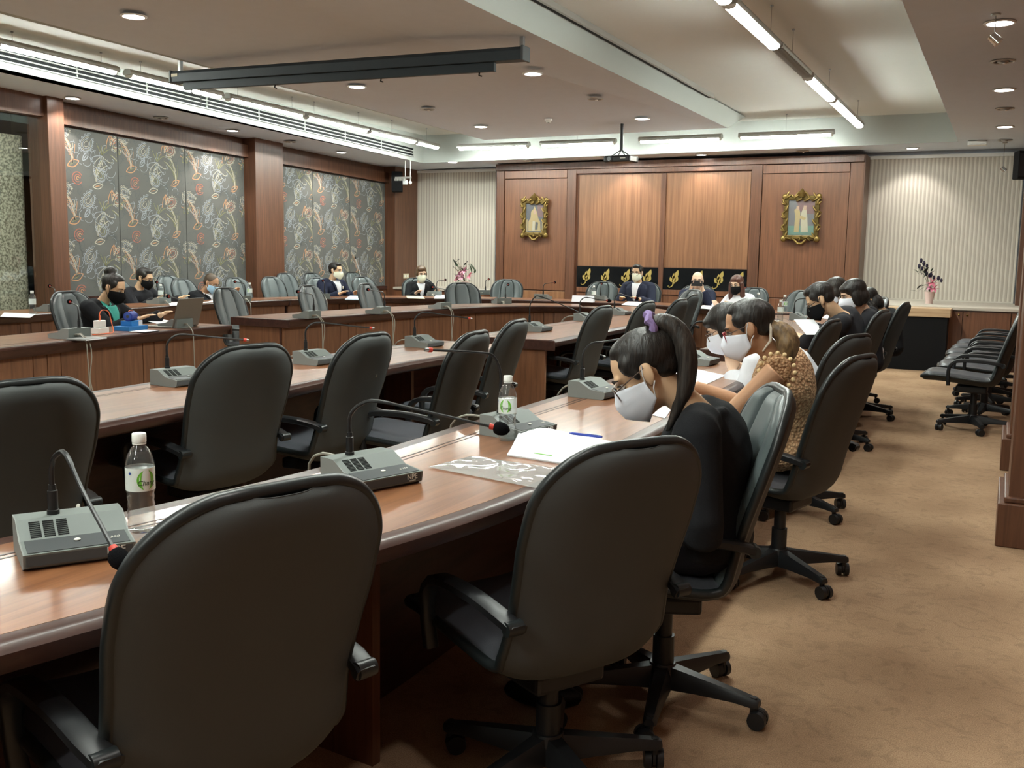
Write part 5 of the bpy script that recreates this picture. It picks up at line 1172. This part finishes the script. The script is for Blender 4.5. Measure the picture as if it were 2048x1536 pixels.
def person(label, hip, th, head, hpitch=20, hyaw=0, hroll=0, skin='skin_a', top='cl_black', sleeve=1.0, hair='short', hcol='hair_black', mask=None, mtype='kf', glasses=None, shirt=None, hands=((.16,.36,.80),(-.16,.36,.80)), hand_dir=None, voxel=.009, bulk=1.0, female=False, legs=True, curl=.5, extra=None, trousers='cl_trouser', headscale=1.0, seat=.49, seatlabel=None):
    """hip: world (x,y); th: facing; head: world centre of the head. Hands are given in the person's own frame (x right, y forward, z up from floor)."""
    if isinstance(hip,(int,float)): hip = (head[0]+math.sin(R(th))*hip, head[1]-math.cos(R(th))*hip)
    if seatlabel: chair(hip[0]-math.sin(R(th))*-.03,hip[1]+math.cos(R(th))*-.03,th,seatlabel[0],seatlabel[1],0.0,random.choice((0,20,40)))
    root = thing('person', label, 'person', (hip[0],hip[1],0), R(th))
    M0 = Matrix.Rotation(-R(th),4,'Z') @ Matrix.Translation((-hip[0],-hip[1],0))
    H = M0 @ Vector(head); X = Vector((1,0,0)); Z = Vector((0,0,1))
    hipc = Vector((0,0,seat+.085)); HR = Matrix.Rotation(R(hyaw),3,'Z') @ Matrix.Rotation(R(-hpitch),3,'X') @ Matrix.Rotation(R(hroll),3,'Y')
    nb = H + HR @ Vector((0,-.035,-.085)) + Vector((-H.x*.25,-.045-.0008*hpitch,-.078))
    def spine(t):
        c = Vector((hipc.x,hipc.y+.0,hipc.z+(nb.z-hipc.z)*.62)); return (1-t)**2*hipc+2*t*(1-t)*c+t*t*nb
    def sdir(t): return (spine(min(1,t+.02))-spine(max(0,t-.02))).normalized()
    sw = (.155 if female else .185)*bulk**.5
    def torso(mb, e, t0=-.14, t1=1.0, hipw=1.0):
        ks = [(-.14,.12,.08),(-.08,.165,.115),(.0,.172,.125),(.2,.152,.112),(.4,.142,.106),(.6,.158,.118),(.78,.172,.112),(.9,.155,.088),(.97,.10,.07),(1.0,.066,.062)]
        if female: ks = [(t,(a*1.02 if t < .1 else a*.88),(b_*1.02 if t != .6 else b_*1.06)) for t,a,b_ in ks]
        secs = []
        for t, rx, ry in ks:
            if t < t0-1e-6 or t > t1+1e-6: continue
            c = spine(t) if t >= 0 else hipc+Vector((0,0,t*.62)); d = sdir(max(0,t)); ay = (Vector((0,1,0))-d*d.y).normalized()
            ax = ay.cross(d); secs.append(ring(c,ax,ay,rx*bulk+e,ry*bulk+e))
        mb.loft(secs)
    # arms by two-bone reach
    L1, L2 = .285, .25; d9 = sdir(.92); arms = []
    for s, hd in zip((1,-1),hands):
        S = spine(.93)+Vector((s*sw,-.005,-.012)); Wt = Vector(hd); D = Wt-S; dist = min(D.length,(L1+L2)*.985); D.normalize(); Wt = S+D*dist
        a = (L1*L1-L2*L2+dist*dist)/(2*dist); h = math.sqrt(max(0,L1*L1-a*a)); pole = Vector((s*.55,-.25,-1)); pole = (pole-D*pole.dot(D)).normalized()
        arms.append((S,S+D*a+pole*h,Wt,s))
    def armtube(mb, S, E, W, e, frac=1.0, r=(.058,.05,.046,.042,.038,.029)):
        P = [S, S.lerp(E,.35), S.lerp(E,.75), E, E.lerp(W,.4), W]; rr = [x*bulk**.6*(.94 if female else 1)+e for x in r]
        if frac < 1:
            full = []; n = 12
            for i in range(n+1):
                u = i/n*frac*2; p = S.lerp(E,u) if u <= 1 else E.lerp(W,u-1); full.append(p)
            k = [rr[0]+(rr[3]-rr[0])*min(1,i/n*frac*2) for i in range(n+1)]; mb.tube(full,k,12); return
        Q = spline(P,.03); n = len(Q); mb.tube(Q,[np.interp(i/(n-1),[0,.2,.4,.54,.72,1],rr) for i in range(n)],12)
    # head frame
    HR = Matrix.Rotation(R(hyaw),3,'Z') @ Matrix.Rotation(R(-hpitch),3,'X') @ Matrix.Rotation(R(hroll),3,'Y'); hs = headscale
    def hp(x,y,z): return H + HR @ (Vector((x,y,z))*hs)
    body = MB(); torso(body,0)
    neck = [nb-d9*.03, nb.lerp(hp(0,-.02,-.06),.5), hp(0,-.018,-.05)]; body.tube(neck,[.06*bulk**.4,.052 if not female else .046,.054 if not female else .048],14)
    def E_(c, r, n=16, m=12): body.ell(hp(*c),tuple(v*hs for v in r),n,m,HR)
    E_((0,-.012,.032),(.075,.096,.086),24,16); E_((0,.022,-.04),(.060,.070,.074),20,14); E_((0,.045,-.078),(.040,.044,.036)); E_((0,.062,-.098),(.024,.022,.018))
    E_((0,.070,.028),(.052,.022,.016)); body.tube([hp(0,.086,.016),hp(0,.102,-.012),hp(0,.112,-.034),hp(0,.098,-.042)],[.009*hs,.010*hs,.0135*hs,.008*hs],8); E_((0.014,.094,-.036),(.008,.010,.008),8,6); E_((-.014,.094,-.036),(.008,.010,.008),8,6)
    for s in (-1,1):
        E_((s*.036,.050,-.022),(.022,.022,.02),12,8); body.ell(hp(s*.076,-.012,-.008),(.009*hs,.021*hs,.033*hs),10,8,HR @ Matrix.Rotation(R(14),3,'X') @ Matrix.Rotation(R(s*18),3,'Z')); body.ell(hp(s*.072,-.004,-.034),(.008*hs,.010*hs,.012*hs),8,6,HR)
    E_((0,.088,-.066),(.020,.010,.007),10,6)
    for (S,E2,W,s) in arms:
        armtube(body,S,E2,W,-.002)
        fd = (W-E2).normalized()
        if hand_dir: fd = Vector(hand_dir[0 if s > 0 else 1]).normalized()
        side = fd.cross(Z); side = side.normalized() if side.length > .1 else X; nn = side.cross(fd)      # nn: back of hand
        if nn.z < 0 and abs(nn.z) > .1: nn = -nn; side = fd.cross(nn)
        k = .92 if female else 1.0; inn = -side*s if (side*s).dot(X*s) > 0 else side*s
        pc = W+fd*.045*k; body.loft([ring(W-fd*.01,side,nn,.024*k,.019*k,10),ring(W+fd*.03*k,side,nn,.034*k,.017*k,10),ring(W+fd*.075*k,side,nn,.040*k,.015*k,10),ring(W+fd*.09*k,side,nn,.038*k,.010*k,10)])
        lens = (.066,.076,.071,.056)
        for f in range(4):
            off = (-.029+.0195*f)*k; base = W+fd*.082*k+side*off*(1 if (side.dot(inn) > 0) else -1)*-1; ln = lens[f]*k; c = curl
            p1 = base+fd*ln*.42-nn*ln*.12*c; p2 = p1+(fd*(1-.35*c)-nn*.75*c).normalized()*ln*.34; p3 = p2+(fd*(1-.8*c)-nn*1.0*c).normalized()*ln*.26
            body.tube([base-fd*.02,base,p1,p2,p3],[.0098*k,.0095*k,.0088*k,.008*k,.0062*k],8)
        tb = W+fd*.028*k+inn*.026*k; body.tube([W+fd*.012*k+inn*.012*k,tb+inn*.008,tb+fd*.028*k+inn*.024*k-nn*.008,tb+fd*.058*k+inn*.026*k-nn*.018],[.014*k,.0125*k,.0105*k,.0075*k],8)
    LG = []
    for s in (-1,1):
        hj = hipc+Vector((s*.085,.02,-.01)); kn = Vector((s*.115,.43,seat+.06)); an = Vector((s*.12,.40,.095)); LG.append((hj,kn,an,s))
        if legs: body.tube([hj,hj.lerp(kn,.5),kn,kn.lerp(an,.35),an],[.082,.070,.054,.050,.036],12); body.ell(an+Vector((0,.07,-.05)),(.038,.115,.038),12,8)
    organic(body,'body',skin,root,voxel,5,.45)
    # trousers and shoes
    if legs:
        tr = MB()
        for hj,kn,an,s in LG: tr.tube([hj+Vector((0,-.03,0)),hj.lerp(kn,.5),kn,kn.lerp(an,.4),an+Vector((0,0,.02))],[.098,.086,.068,.064,.054],14)
        torso(tr,.014,-.14,.2); organic(tr,'trousers',trousers,root,.013,6)
        for hj,kn,an,s in LG:
            MB().ell(an+Vector((0,.07,-.047)),(.046,.128,.046),14,8).build('shoe','shoe',root,True)
    # garment
    g = MB(); torso(g,.016*(1 if sleeve > .5 else .8),-.08,1.0 if sleeve > 0 else .97)
    if sleeve > 0:
        for (S,E2,W,s) in arms:
            g.ell(S,(.060*bulk**.5+.008,.060+.008,.058+.008),14,10); g.tube([nb+Vector((s*.02,-.012,-.03)),nb.lerp(S,.5)+Vector((0,-.008,.0)),S],[.06,.064,.064],12)
            if sleeve >= 1: armtube(g,S,E2,W.lerp(E2,.06),.015,1.0,(.062,.056,.052,.05,.046,.040))
            else: armtube(g,S,E2,W,.02,sleeve)
        # collar roll at the nape
        cn = nb+Vector((0,-.004,-.01))
        for k in range(9):
            a = math.pi*(1+k/8); q = cn+Vector((math.cos(a)*.072*bulk**.4,math.sin(a)*.066,.012*math.sin(math.pi*k/8))); g.ell(q,(.02,.018,.026),8,6)
    if sleeve == 0:
        for (S,E2,W,s) in arms: g.tube([nb+Vector((s*.03,-.005,-.02)),nb.lerp(S,.55)+Vector((0,0,.004)),nb.lerp(S,.88)],[.05,.058,.064],12)
    organic(g,'jacket' if sleeve >= 1 and top != 'cl_white' else 'shirt',top,root,max(voxel,.009),7,.55)
    fronty = {0.97:.07,.9:.088,.78:.112,.6:.118*(1.06 if female else 1),.4:.106,.2:.112}
    def front(t, x, e):
        rx = np.interp(t,[.2,.4,.6,.78,.9,.97],[.152,.142,.158,.172,.155,.10])*(.88 if female else 1)*bulk; ry = np.interp(t,[.2,.4,.6,.78,.9,.97],[.112,.106,.118*(1.06 if female else 1),.112,.088,.072])*bulk
        d = sdir(t); ay = (Vector((0,1,0))-d*d.y).normalized(); return spine(t)+X*x+ay*((ry+e)*max(0,1-abs(x/(rx+e))**2.3)**(1/2.3))
    if shirt:
        V = []; F = []; n = 10
        for i in range(n+1):
            t = .975-.62*i/n; w = .058*(1-i/n)**.8+.006
            for k in range(7): u = -1+2*k/6; V.append(front(t,w*u,.0235+.004*(1-u*u)))
        for i in range(n):
            for k in range(6): q = i*7+k; F.append((q,q+7,q+8,q+1))
        o = MB().add(V,F).build('shirt_front',shirt,root,True,ang=180); sd = o.modifiers.new('s','SOLIDIFY'); sd.thickness = .012; sd.offset = -1
        if top not in ('cl_white',):
            for s in (-1,1):
                V = []; n = 8
                for i in range(n+1):
                    t = .97-.56*i/n; w0 = .060*(1-i/n)**.8+.004; w1 = w0+.036*math.sin(math.pi*(.25+.65*i/n))
                    V += [front(t,s*w0,.031),front(t,s*w1,.029)]
                F = [(2*i,2*i+1,2*i+3,2*i+2) for i in range(n)]
                o = MB().add(V,F).build('lapel',top,root,True,ang=180); sd = o.modifiers.new('s','SOLIDIFY'); sd.thickness = .006; sd.offset = 0
        for s in (-1,1):
            a, b_, c = nb+Vector((s*.05,.035,.02)), nb+Vector((s*.012,.075,-.02)), nb+Vector((s*.055,.085,-.045)); MB().prism([a,b_,c],(0,.008,.004)).build('collar',shirt,root)
    # face
    for s in (-1,1):
        e = MB().ell(hp(s*.031,.0775,.004),(.0125*hs,.009*hs,.0085*hs),12,8,HR).build('eye','eye_white',root,True)
        MB().ell(hp(s*.031,.0845,.001),(.0058*hs,.003*hs,.0058*hs),10,6,HR).build('iris','eye_dark',e,True)
        MB().tube([hp(s*.017,.0865,.010),hp(s*.031,.088,.0125),hp(s*.045,.078,.008)],.0026*hs,6).build('eyelid','brow',root,True)
        MB().tube([hp(s*.013,.093,.026),hp(s*.031,.091,.032),hp(s*.05,.074,.026)],[.0035*hs,.0042*hs,.002*hs],6).build('eyebrow','brow',root,True)
    if mask:
        V = []; F = []; nu, nv = 16, 10
        cl = [(.108,.004),(.136,-.036),(.131,-.080),(.080,-.126)] if mtype == 'kf' else [(.108,-.004),(.125,-.036),(.121,-.078),(.088,-.120)]
        for j in range(nv+1):
            v = j/nv; cy = np.interp(v,[0,.36,.72,1],[c[0] for c in cl]); cz = np.interp(v,[0,.36,.72,1],[c[1] for c in cl])
            sz = -.020-.060*v if mtype == 'kf' else -.018-.066*v; sx = .071-.006*abs(v-.4)
            for i in range(nu+1):
                u = -1+2*i/nu; w = abs(u)**(1.55 if mtype == 'kf' else 2.0); yy = cy*(1-w)+.012*w; x = sx*math.copysign(min(1,abs(u)**.8),u)
                V.append(hp(x,yy,cz*(1-w)+sz*w + (.003*math.sin(v*18)*(1-w) if mtype != 'kf' else 0)))
        for j in range(nv):
            for i in range(nu): q = j*(nu+1)+i; F.append((q,q+1,q+nu+2,q+nu+1))
        o = MB().add(V,F).build('face_mask',mask,root,True,ang=50); sd = o.modifiers.new('s','SOLIDIFY'); sd.thickness = .003; sd.offset = 1
        for s in (-1,1):
            stm = 'strap' if mask != 'mask_black' else 'mask_black'
            MB().tube([hp(s*.069,.014,-.034),hp(s*.077,.004,-.004),hp(s*.082,-.012,.022)],.0022*hs,5).build('ear_loop',stm,o); MB().tube([hp(s*.066,.014,-.076),hp(s*.078,.0,-.05),hp(s*.082,-.016,-.036)],.0022*hs,5).build('ear_loop',stm,o)
    if glasses:
        gl = None
        for s in (-1,1):
            lp = [hp(s*.034+.027*math.copysign(abs(math.cos(a))**.7,math.cos(a)),.106-.006*abs(math.cos(a)) ,-.002+.020*math.copysign(abs(math.sin(a))**.7,math.sin(a))) for a in [2*math.pi*k/18 for k in range(19)]]
            o = MB().tube(lp,.0022*hs,6,False).build('glasses_rim' if gl else 'glasses',glasses,root if not gl else gl,True); gl = gl or o
            MB().tube([hp(s*.061,.10,.004),hp(s*.074,.055,.008),hp(s*.08,-.012,.012)],.0019*hs,6).build('temple',glasses if glasses != 'rim_red' else 'rim_metal',gl)
        MB().tube([hp(-.008,.108,.003),hp(0,.111,.006),hp(.008,.108,.003)],.002*hs,6).build('bridge',glasses,gl)
    # hair
    hb = MB(); vx = max(.006,voxel*.8)
    def HE(c, r, rot=None): hb.ell(hp(*c),tuple(v*hs for v in r),20,14,HR if rot is None else HR @ rot)
    if hair == 'short':
        HE((0,-.030,.048),(.082,.101,.078),Matrix.Rotation(R(17),3,'X')); HE((0,.022,.096),(.060,.054,.032)); HE((0,-.055,-.004),(.076,.056,.058))
        for s in (-1,1): HE((s*.066,.024,.046),(.015,.03,.032)); HE((s*.0715,.014,.012),(.008,.012,.026))
    elif hair == 'buzz':
        HE((0,-.020,.040),(.0785,.096,.084)); HE((0,-.05,.0),(.076,.062,.06))
    elif hair == 'balding':
        HE((0,-.06,-.002),(.082,.06,.05))
    elif hair in ('tail','bun','low'):
        HE((0,-.032,.044),(.0805,.101,.076),Matrix.Rotation(R(20),3,'X')); HE((0,-.055,.015),(.074,.057,.05)); HE((0,-.058,-.018),(.066,.046,.044)); HE((0,.005,.088),(.062,.056,.034))
        for s in (-1,1): HE((s*.066,-.034,.03),(.014,.04,.034)); HE((s*.064,.022,.042),(.016,.03,.034)); HE((s*.071,.018,.012),(.009,.013,.028))
        if hair == 'bun': HE((0,-.085,.118),(.045,.045,.042)); HE((0,-.075,.09),(.03,.03,.03)); HE((.0,-.12,.1),(.03,.02,.03))
    elif hair == 'bob':
        HE((0,-.02,.048),(.086,.104,.084)); HE((0,-.055,-.03),(.084,.07,.075)); HE((0,.05,.070),(.066,.045,.034))
        for s in (-1,1): HE((s*.072,-.01,-.025),(.022,.052,.075))
    elif hair == 'long':
        HE((0,-.02,.048),(.085,.102,.083)); HE((0,-.055,-.04),(.082,.062,.09)); HE((0,.045,.078),(.06,.04,.03))
        for s in (-1,1): hb.tube([hp(s*.07,.01,.03),hp(s*.082,.0,-.05),hp(s*.085,.01,-.15),hp(s*.075,.03,-.25),hp(s*.07,.035,-.32)],[.03,.034,.036,.03,.008],10)
    elif hair == 'comma':
        HE((0,-.022,.050),(.084,.1,.084)); HE((0,-.055,-.01),(.083,.068,.08)); HE((.02,.045,.085),(.055,.05,.032))
        for s in (-1,1): HE((s*.07,.0,.0),(.018,.04,.05))
    ho = organic(hb,'hair',hcol,root,vx,14 if vx < .007 else 8,.5)
    if hair == 'tail':
        tl = MB(); t0_ = hp(0,-.085,.095); P = [t0_]+[t0_+Vector(v_) for v_ in ((0,-.035,.018),(0,-.085,-.005),(-.005,-.115,-.075),(-.012,-.118,-.15),(-.02,-.10,-.22),(-.03,-.07,-.30))]; tl.tube(spline(P,.02),[float(np.interp(i/(len(spline(P,.02))-1),[0,.1,.35,.7,1],[.022,.028,.034,.027,.006])) for i in range(len(spline(P,.02)))],14); organic(tl,'ponytail','hair_soft',root,.006,3)
        c = t0_+Vector((0,-.016,.010)); ax = Vector((0,-.9,.45)).normalized(); u = ax.orthogonal().normalized(); w = ax.cross(u); rr = []
        for k in range(21): a = 2*math.pi*k/20; rr.append(c+(u*math.cos(a)+w*math.sin(a))*.033+ax*.004*math.sin(6*a))
        MB().tube(rr,[.013+.003*math.sin(k*2.1) for k in range(21)],8,False).build('hair_tie','scrunchie',root,True)
    if hair == 'low':
        tl = MB(); t0_ = hp(0,-.075,-.03); P = [t0_]+[t0_+Vector(v_) for v_ in ((0,-.035,-.004),(0,-.075,-.03),(-.004,-.09,-.085),(-.006,-.075,-.14),(-.006,-.085,-.17))]; Q = spline(P,.02); tl.tube(Q,[float(np.interp(i/(len(Q)-1),[0,.2,.5,.8,1],[.026,.042,.052,.034,.018])) for i in range(len(Q))],14); organic(tl,'ponytail','hair_brown',root,.006,3)
        MB().tube([t0_+Vector(v_) for v_ in ((-.03,.0,.045),(-.042,-.02,.0),(-.045,-.022,-.05),(-.03,.01,-.10))],[.005,.006,.006,.004],8).build('hair_scarf','pearl',root,True)
    root['_k'] = 1; del root['_k']
    if extra: extra(root, dict(spine=spine,nb=nb,hp=hp,arms=arms,front=front,sdir=sdir,HR=HR,bulk=bulk,sw=sw,inv=M0.inverted()))
    return root
def HY(px,py,Y): return atY(px,py,Y)
def HX(px,py,X): return atX(px,py,X)
# --- right row
person('woman with ponytail and purple hair tie in a black blazer, white mask',(-.76,2.90),100,HY(1290,742,2.78),hpitch=40,hyaw=4,skin='skin_a',top='cl_black',hair='tail',mask='mask_white',glasses='rim_metal',hands=((.12,.10,.76),(-.05,.08,.72)),voxel=.006,female=True)
def knit_extra(root, d):
    k = 0
    for s in (-1,1):
        S = d['arms'][0 if s > 0 else 1][0]
        for i in range(16):
            a = 2*math.pi*i/16; p = S+Vector((-s*.012,math.cos(a)*.074,math.sin(a)*.078)); MB().ell(p,(.0095,.0095,.0095),8,6).build('pompom','knit_trim',root,True)
    nb = d['nb']
    MB().tube([nb+Vector((math.cos(a)*.072,math.sin(a)*.064+.004,-.002+.012*math.sin(a)*-1)) for a in [2*math.pi*k/24 for k in range(25)]],.012,8,False).build('neck_trim','knit_trim',root,True)
    for i in range(18):
        a = math.pi*(.75+1.5*i/17); MB().ell(nb+Vector((math.cos(a)*.062,math.sin(a)*.056,.03)),(.006,.006,.006),8,6).build('bead','pearl',root,True)
person('woman in a sleeveless peach knitted top with low brown ponytail',(-.84,4.48),94,HY(1496,655,4.27),hpitch=24,hyaw=6,skin='skin_b',top='knit',sleeve=0,hair='low',mask='mask_white',glasses='rim_red',hands=((.05,.42,.81),(-.22,.42,.81)),voxel=.0065,female=True,bulk=1.04,extra=knit_extra,trousers='knit',hand_dir=((0,1,-.12),(.25,1,.1)))
person('woman with black bob in a white shirt beside the knitted top',(-.9,5.5),94,HY(1450,655,5.35),hpitch=34,hyaw=4,skin='skin_c',top='cl_white',hair='bob',mask='mask_white',glasses='rim_metal',hands=((.16,.42,.80),(-.14,.40,.80)),voxel=.008,female=True)
person('man in black with glasses and black mask bending over a sheet',(-1.02,7.72),96,HY(1640,600,7.5),hpitch=38,hyaw=2,skin='skin_a',top='cl_black2',sleeve=.62,hair='short',mask='mask_black',glasses='rim_black',hands=((.12,.46,.84),(-.10,.46,.84)),voxel=.008,bulk=1.1)
person('person in black with a short black bob and white mask',(-1.0,8.72),104,HY(1706,590,8.5),hpitch=20,hyaw=12,skin='skin_c',top='cl_black2',hair='bob',mask='mask_white',hands=((.15,.40,.80),(-.15,.40,.80)),female=True)
person('person with dark parted hair half hidden behind the bob haired person',(-1.22,9.55),104,HY(1670,584,9.35),hpitch=22,hyaw=10,skin='skin_c',top='cl_black',hair='comma',hcol='hair_soft',mask='mask_white',hands=((.15,.40,.80),(-.15,.40,.80)),female=True)
person('hunched person in black at the far end of the right row',(-.98,10.35),96,HY(1738,603,10.2),hpitch=40,hyaw=0,skin='skin_a',top='cl_black',hair='long',mask='mask_white',hands=((.15,.40,.80),(-.15,.40,.80)),female=True)
# --- left inner and outer rows
person('woman in black blazer and turquoise shirt with top knot and black mask',(.16),-82,HX(228,575,-6.98),hpitch=26,hyaw=8,skin='skin_a',top='cl_black',hair='bun',mask='mask_black',shirt='cl_turq',hands=((.0,.42,.80),(-.26,.44,.82)),voxel=.008,female=True,bulk=1.08,seatlabel=('leather chair of the woman in the turquoise shirt',G3))
person('man in a black hooded jacket with glasses and black mask',(.12),-84,HX(290,556,-9.4),hpitch=18,hyaw=6,skin='skin_a',top='cl_black2',hair='short',mask='mask_black',mtype='flat',glasses='rim_black',hands=((.1,.36,.80),(-.30,.40,.80)),bulk=1.12,seatlabel=('leather chair of the man with glasses and black mask',G4))
person('bald man in a black jacket with a pale blue mask',(.14),-84,HX(423,566,-9.33),hpitch=26,hyaw=4,skin='skin_b',top='cl_black',hair='buzz',hcol='hair_buzz',mask='mask_blue',mtype='flat',glasses='rim_metal',shirt='cl_white',hands=((-.02,.36,.82),(-.2,.36,.83)),bulk=1.12,seatlabel=('leather chair of the bald man in the blue mask',G4))
def badge(root, d):
    p = d['front'](.7,-.10,.02); MB().ell(p,(.022,.008,.022),14,8).build('badge','pearl',root,True)
person('man in a navy jacket with a round badge and cream mask',(.08),-100,HX(672,541,-8.95),hpitch=6,hyaw=12,skin='skin_a',top='cl_navy',hair='short',mask='mask_cream',mtype='flat',shirt='cl_white',hands=((.16,.32,.80),(-.16,.32,.80)),bulk=1.06,extra=badge,seatlabel=('leather chair of the man in the navy jacket',G4))
person('woman with short brown hair in a black blazer and cream mask',(.08),-140,HY(843,548,13.4),hpitch=10,hyaw=8,skin='skin_c',top='cl_black',hair='comma',hcol='hair_tan',mask='mask_cream',shirt='cl_white',hands=((.12,.34,.80),(-.22,.34,.82)),female=True,seatlabel=('leather chair of the woman with short brown hair and black blazer',G5))
# --- head table
person('man in a navy suit and cream mask at the head table',(.06),178,HY(1274,546,14.05),hpitch=4,skin='skin_a',top='cl_suit',hair='short',mask='mask_cream',glasses='rim_metal',shirt='cl_white',hands=((.14,.30,.80),(-.14,.30,.80)),bulk=1.05,seatlabel=('leather chair of the man in the navy suit',G5))
person('balding man holding a phone up before his face',(.06),194,HY(1395,561,13.65),hpitch=6,skin='skin_c',top='cl_navy',hair='balding',hands=((.085,.22,HY(1395,561,13.65).z-.13),(-.085,.22,HY(1395,561,13.65).z-.13)),hand_dir=((-.25,.1,1),(.25,.1,1)),bulk=1.0,curl=.8,seatlabel=('leather chair of the man holding up a phone',G5))
person('woman with long auburn hair, black mask and white shirt',(.08),158,HY(1473,569,13.25),hpitch=12,hyaw=10,skin='skin_c',top='cl_white',hair='long',hcol='hair_auburn',mask='mask_black',mtype='flat',hands=((.14,.34,.80),(-.14,.34,.80)),female=True,seatlabel=('leather chair of the woman with long auburn hair',G5))
f = Vector((-math.sin(R(194)),math.cos(R(194)),0)); hz = HY(1395,561,13.65); p = Vector((hz.x,hz.y,0))+f*.20
t = thing('smartphone','black phone held sideways in both hands by the balding man','phone',(p.x,p.y,hz.z-.035),R(194)); MB().box(-.078,.078,-.004,.004,-.038,.038).build('case','black_plastic',t,bevel=.004); MB().box(.045,.07,.004,.006,.008,.03).build('camera_bump','black_stone',t)
# sheets held by readers, watch and bag
def held(c, nrm, w, h, label):
    n = Vector(nrm).normalized(); u = n.orthogonal().normalized() if abs(n.z) > .95 else Vector((-n.y,n.x,0)).normalized(); v = n.cross(u)
    o = MB().obox(c,u,v,n,w/2,h/2,.0008).build('paper_sheet','paper'); tag(o,label,'paper','papers held in hands')
c = HY(1620,654,7.35); held(c,(.3,-.35,.85),.16,.2,'white sheet held by the bending man in the black mask')
c = HX(462,598,-9.02); held(c,(.75,-.2,.7),.21,.24,'white sheet held by the bald man with the blue mask')
p = at(1770,700,.52); t = thing('white_bag','pale plastic bag lying on the seat near the side desk','bag',(-1.0,9.1,.50)); organic(MB().ell((0,0,.07),(.11,.09,.08)).ell((.04,.03,.13),(.06,.05,.06)).ell((-.05,-.02,.10),(.07,.06,.06)),'bag_body','cl_white',t,.012,3)
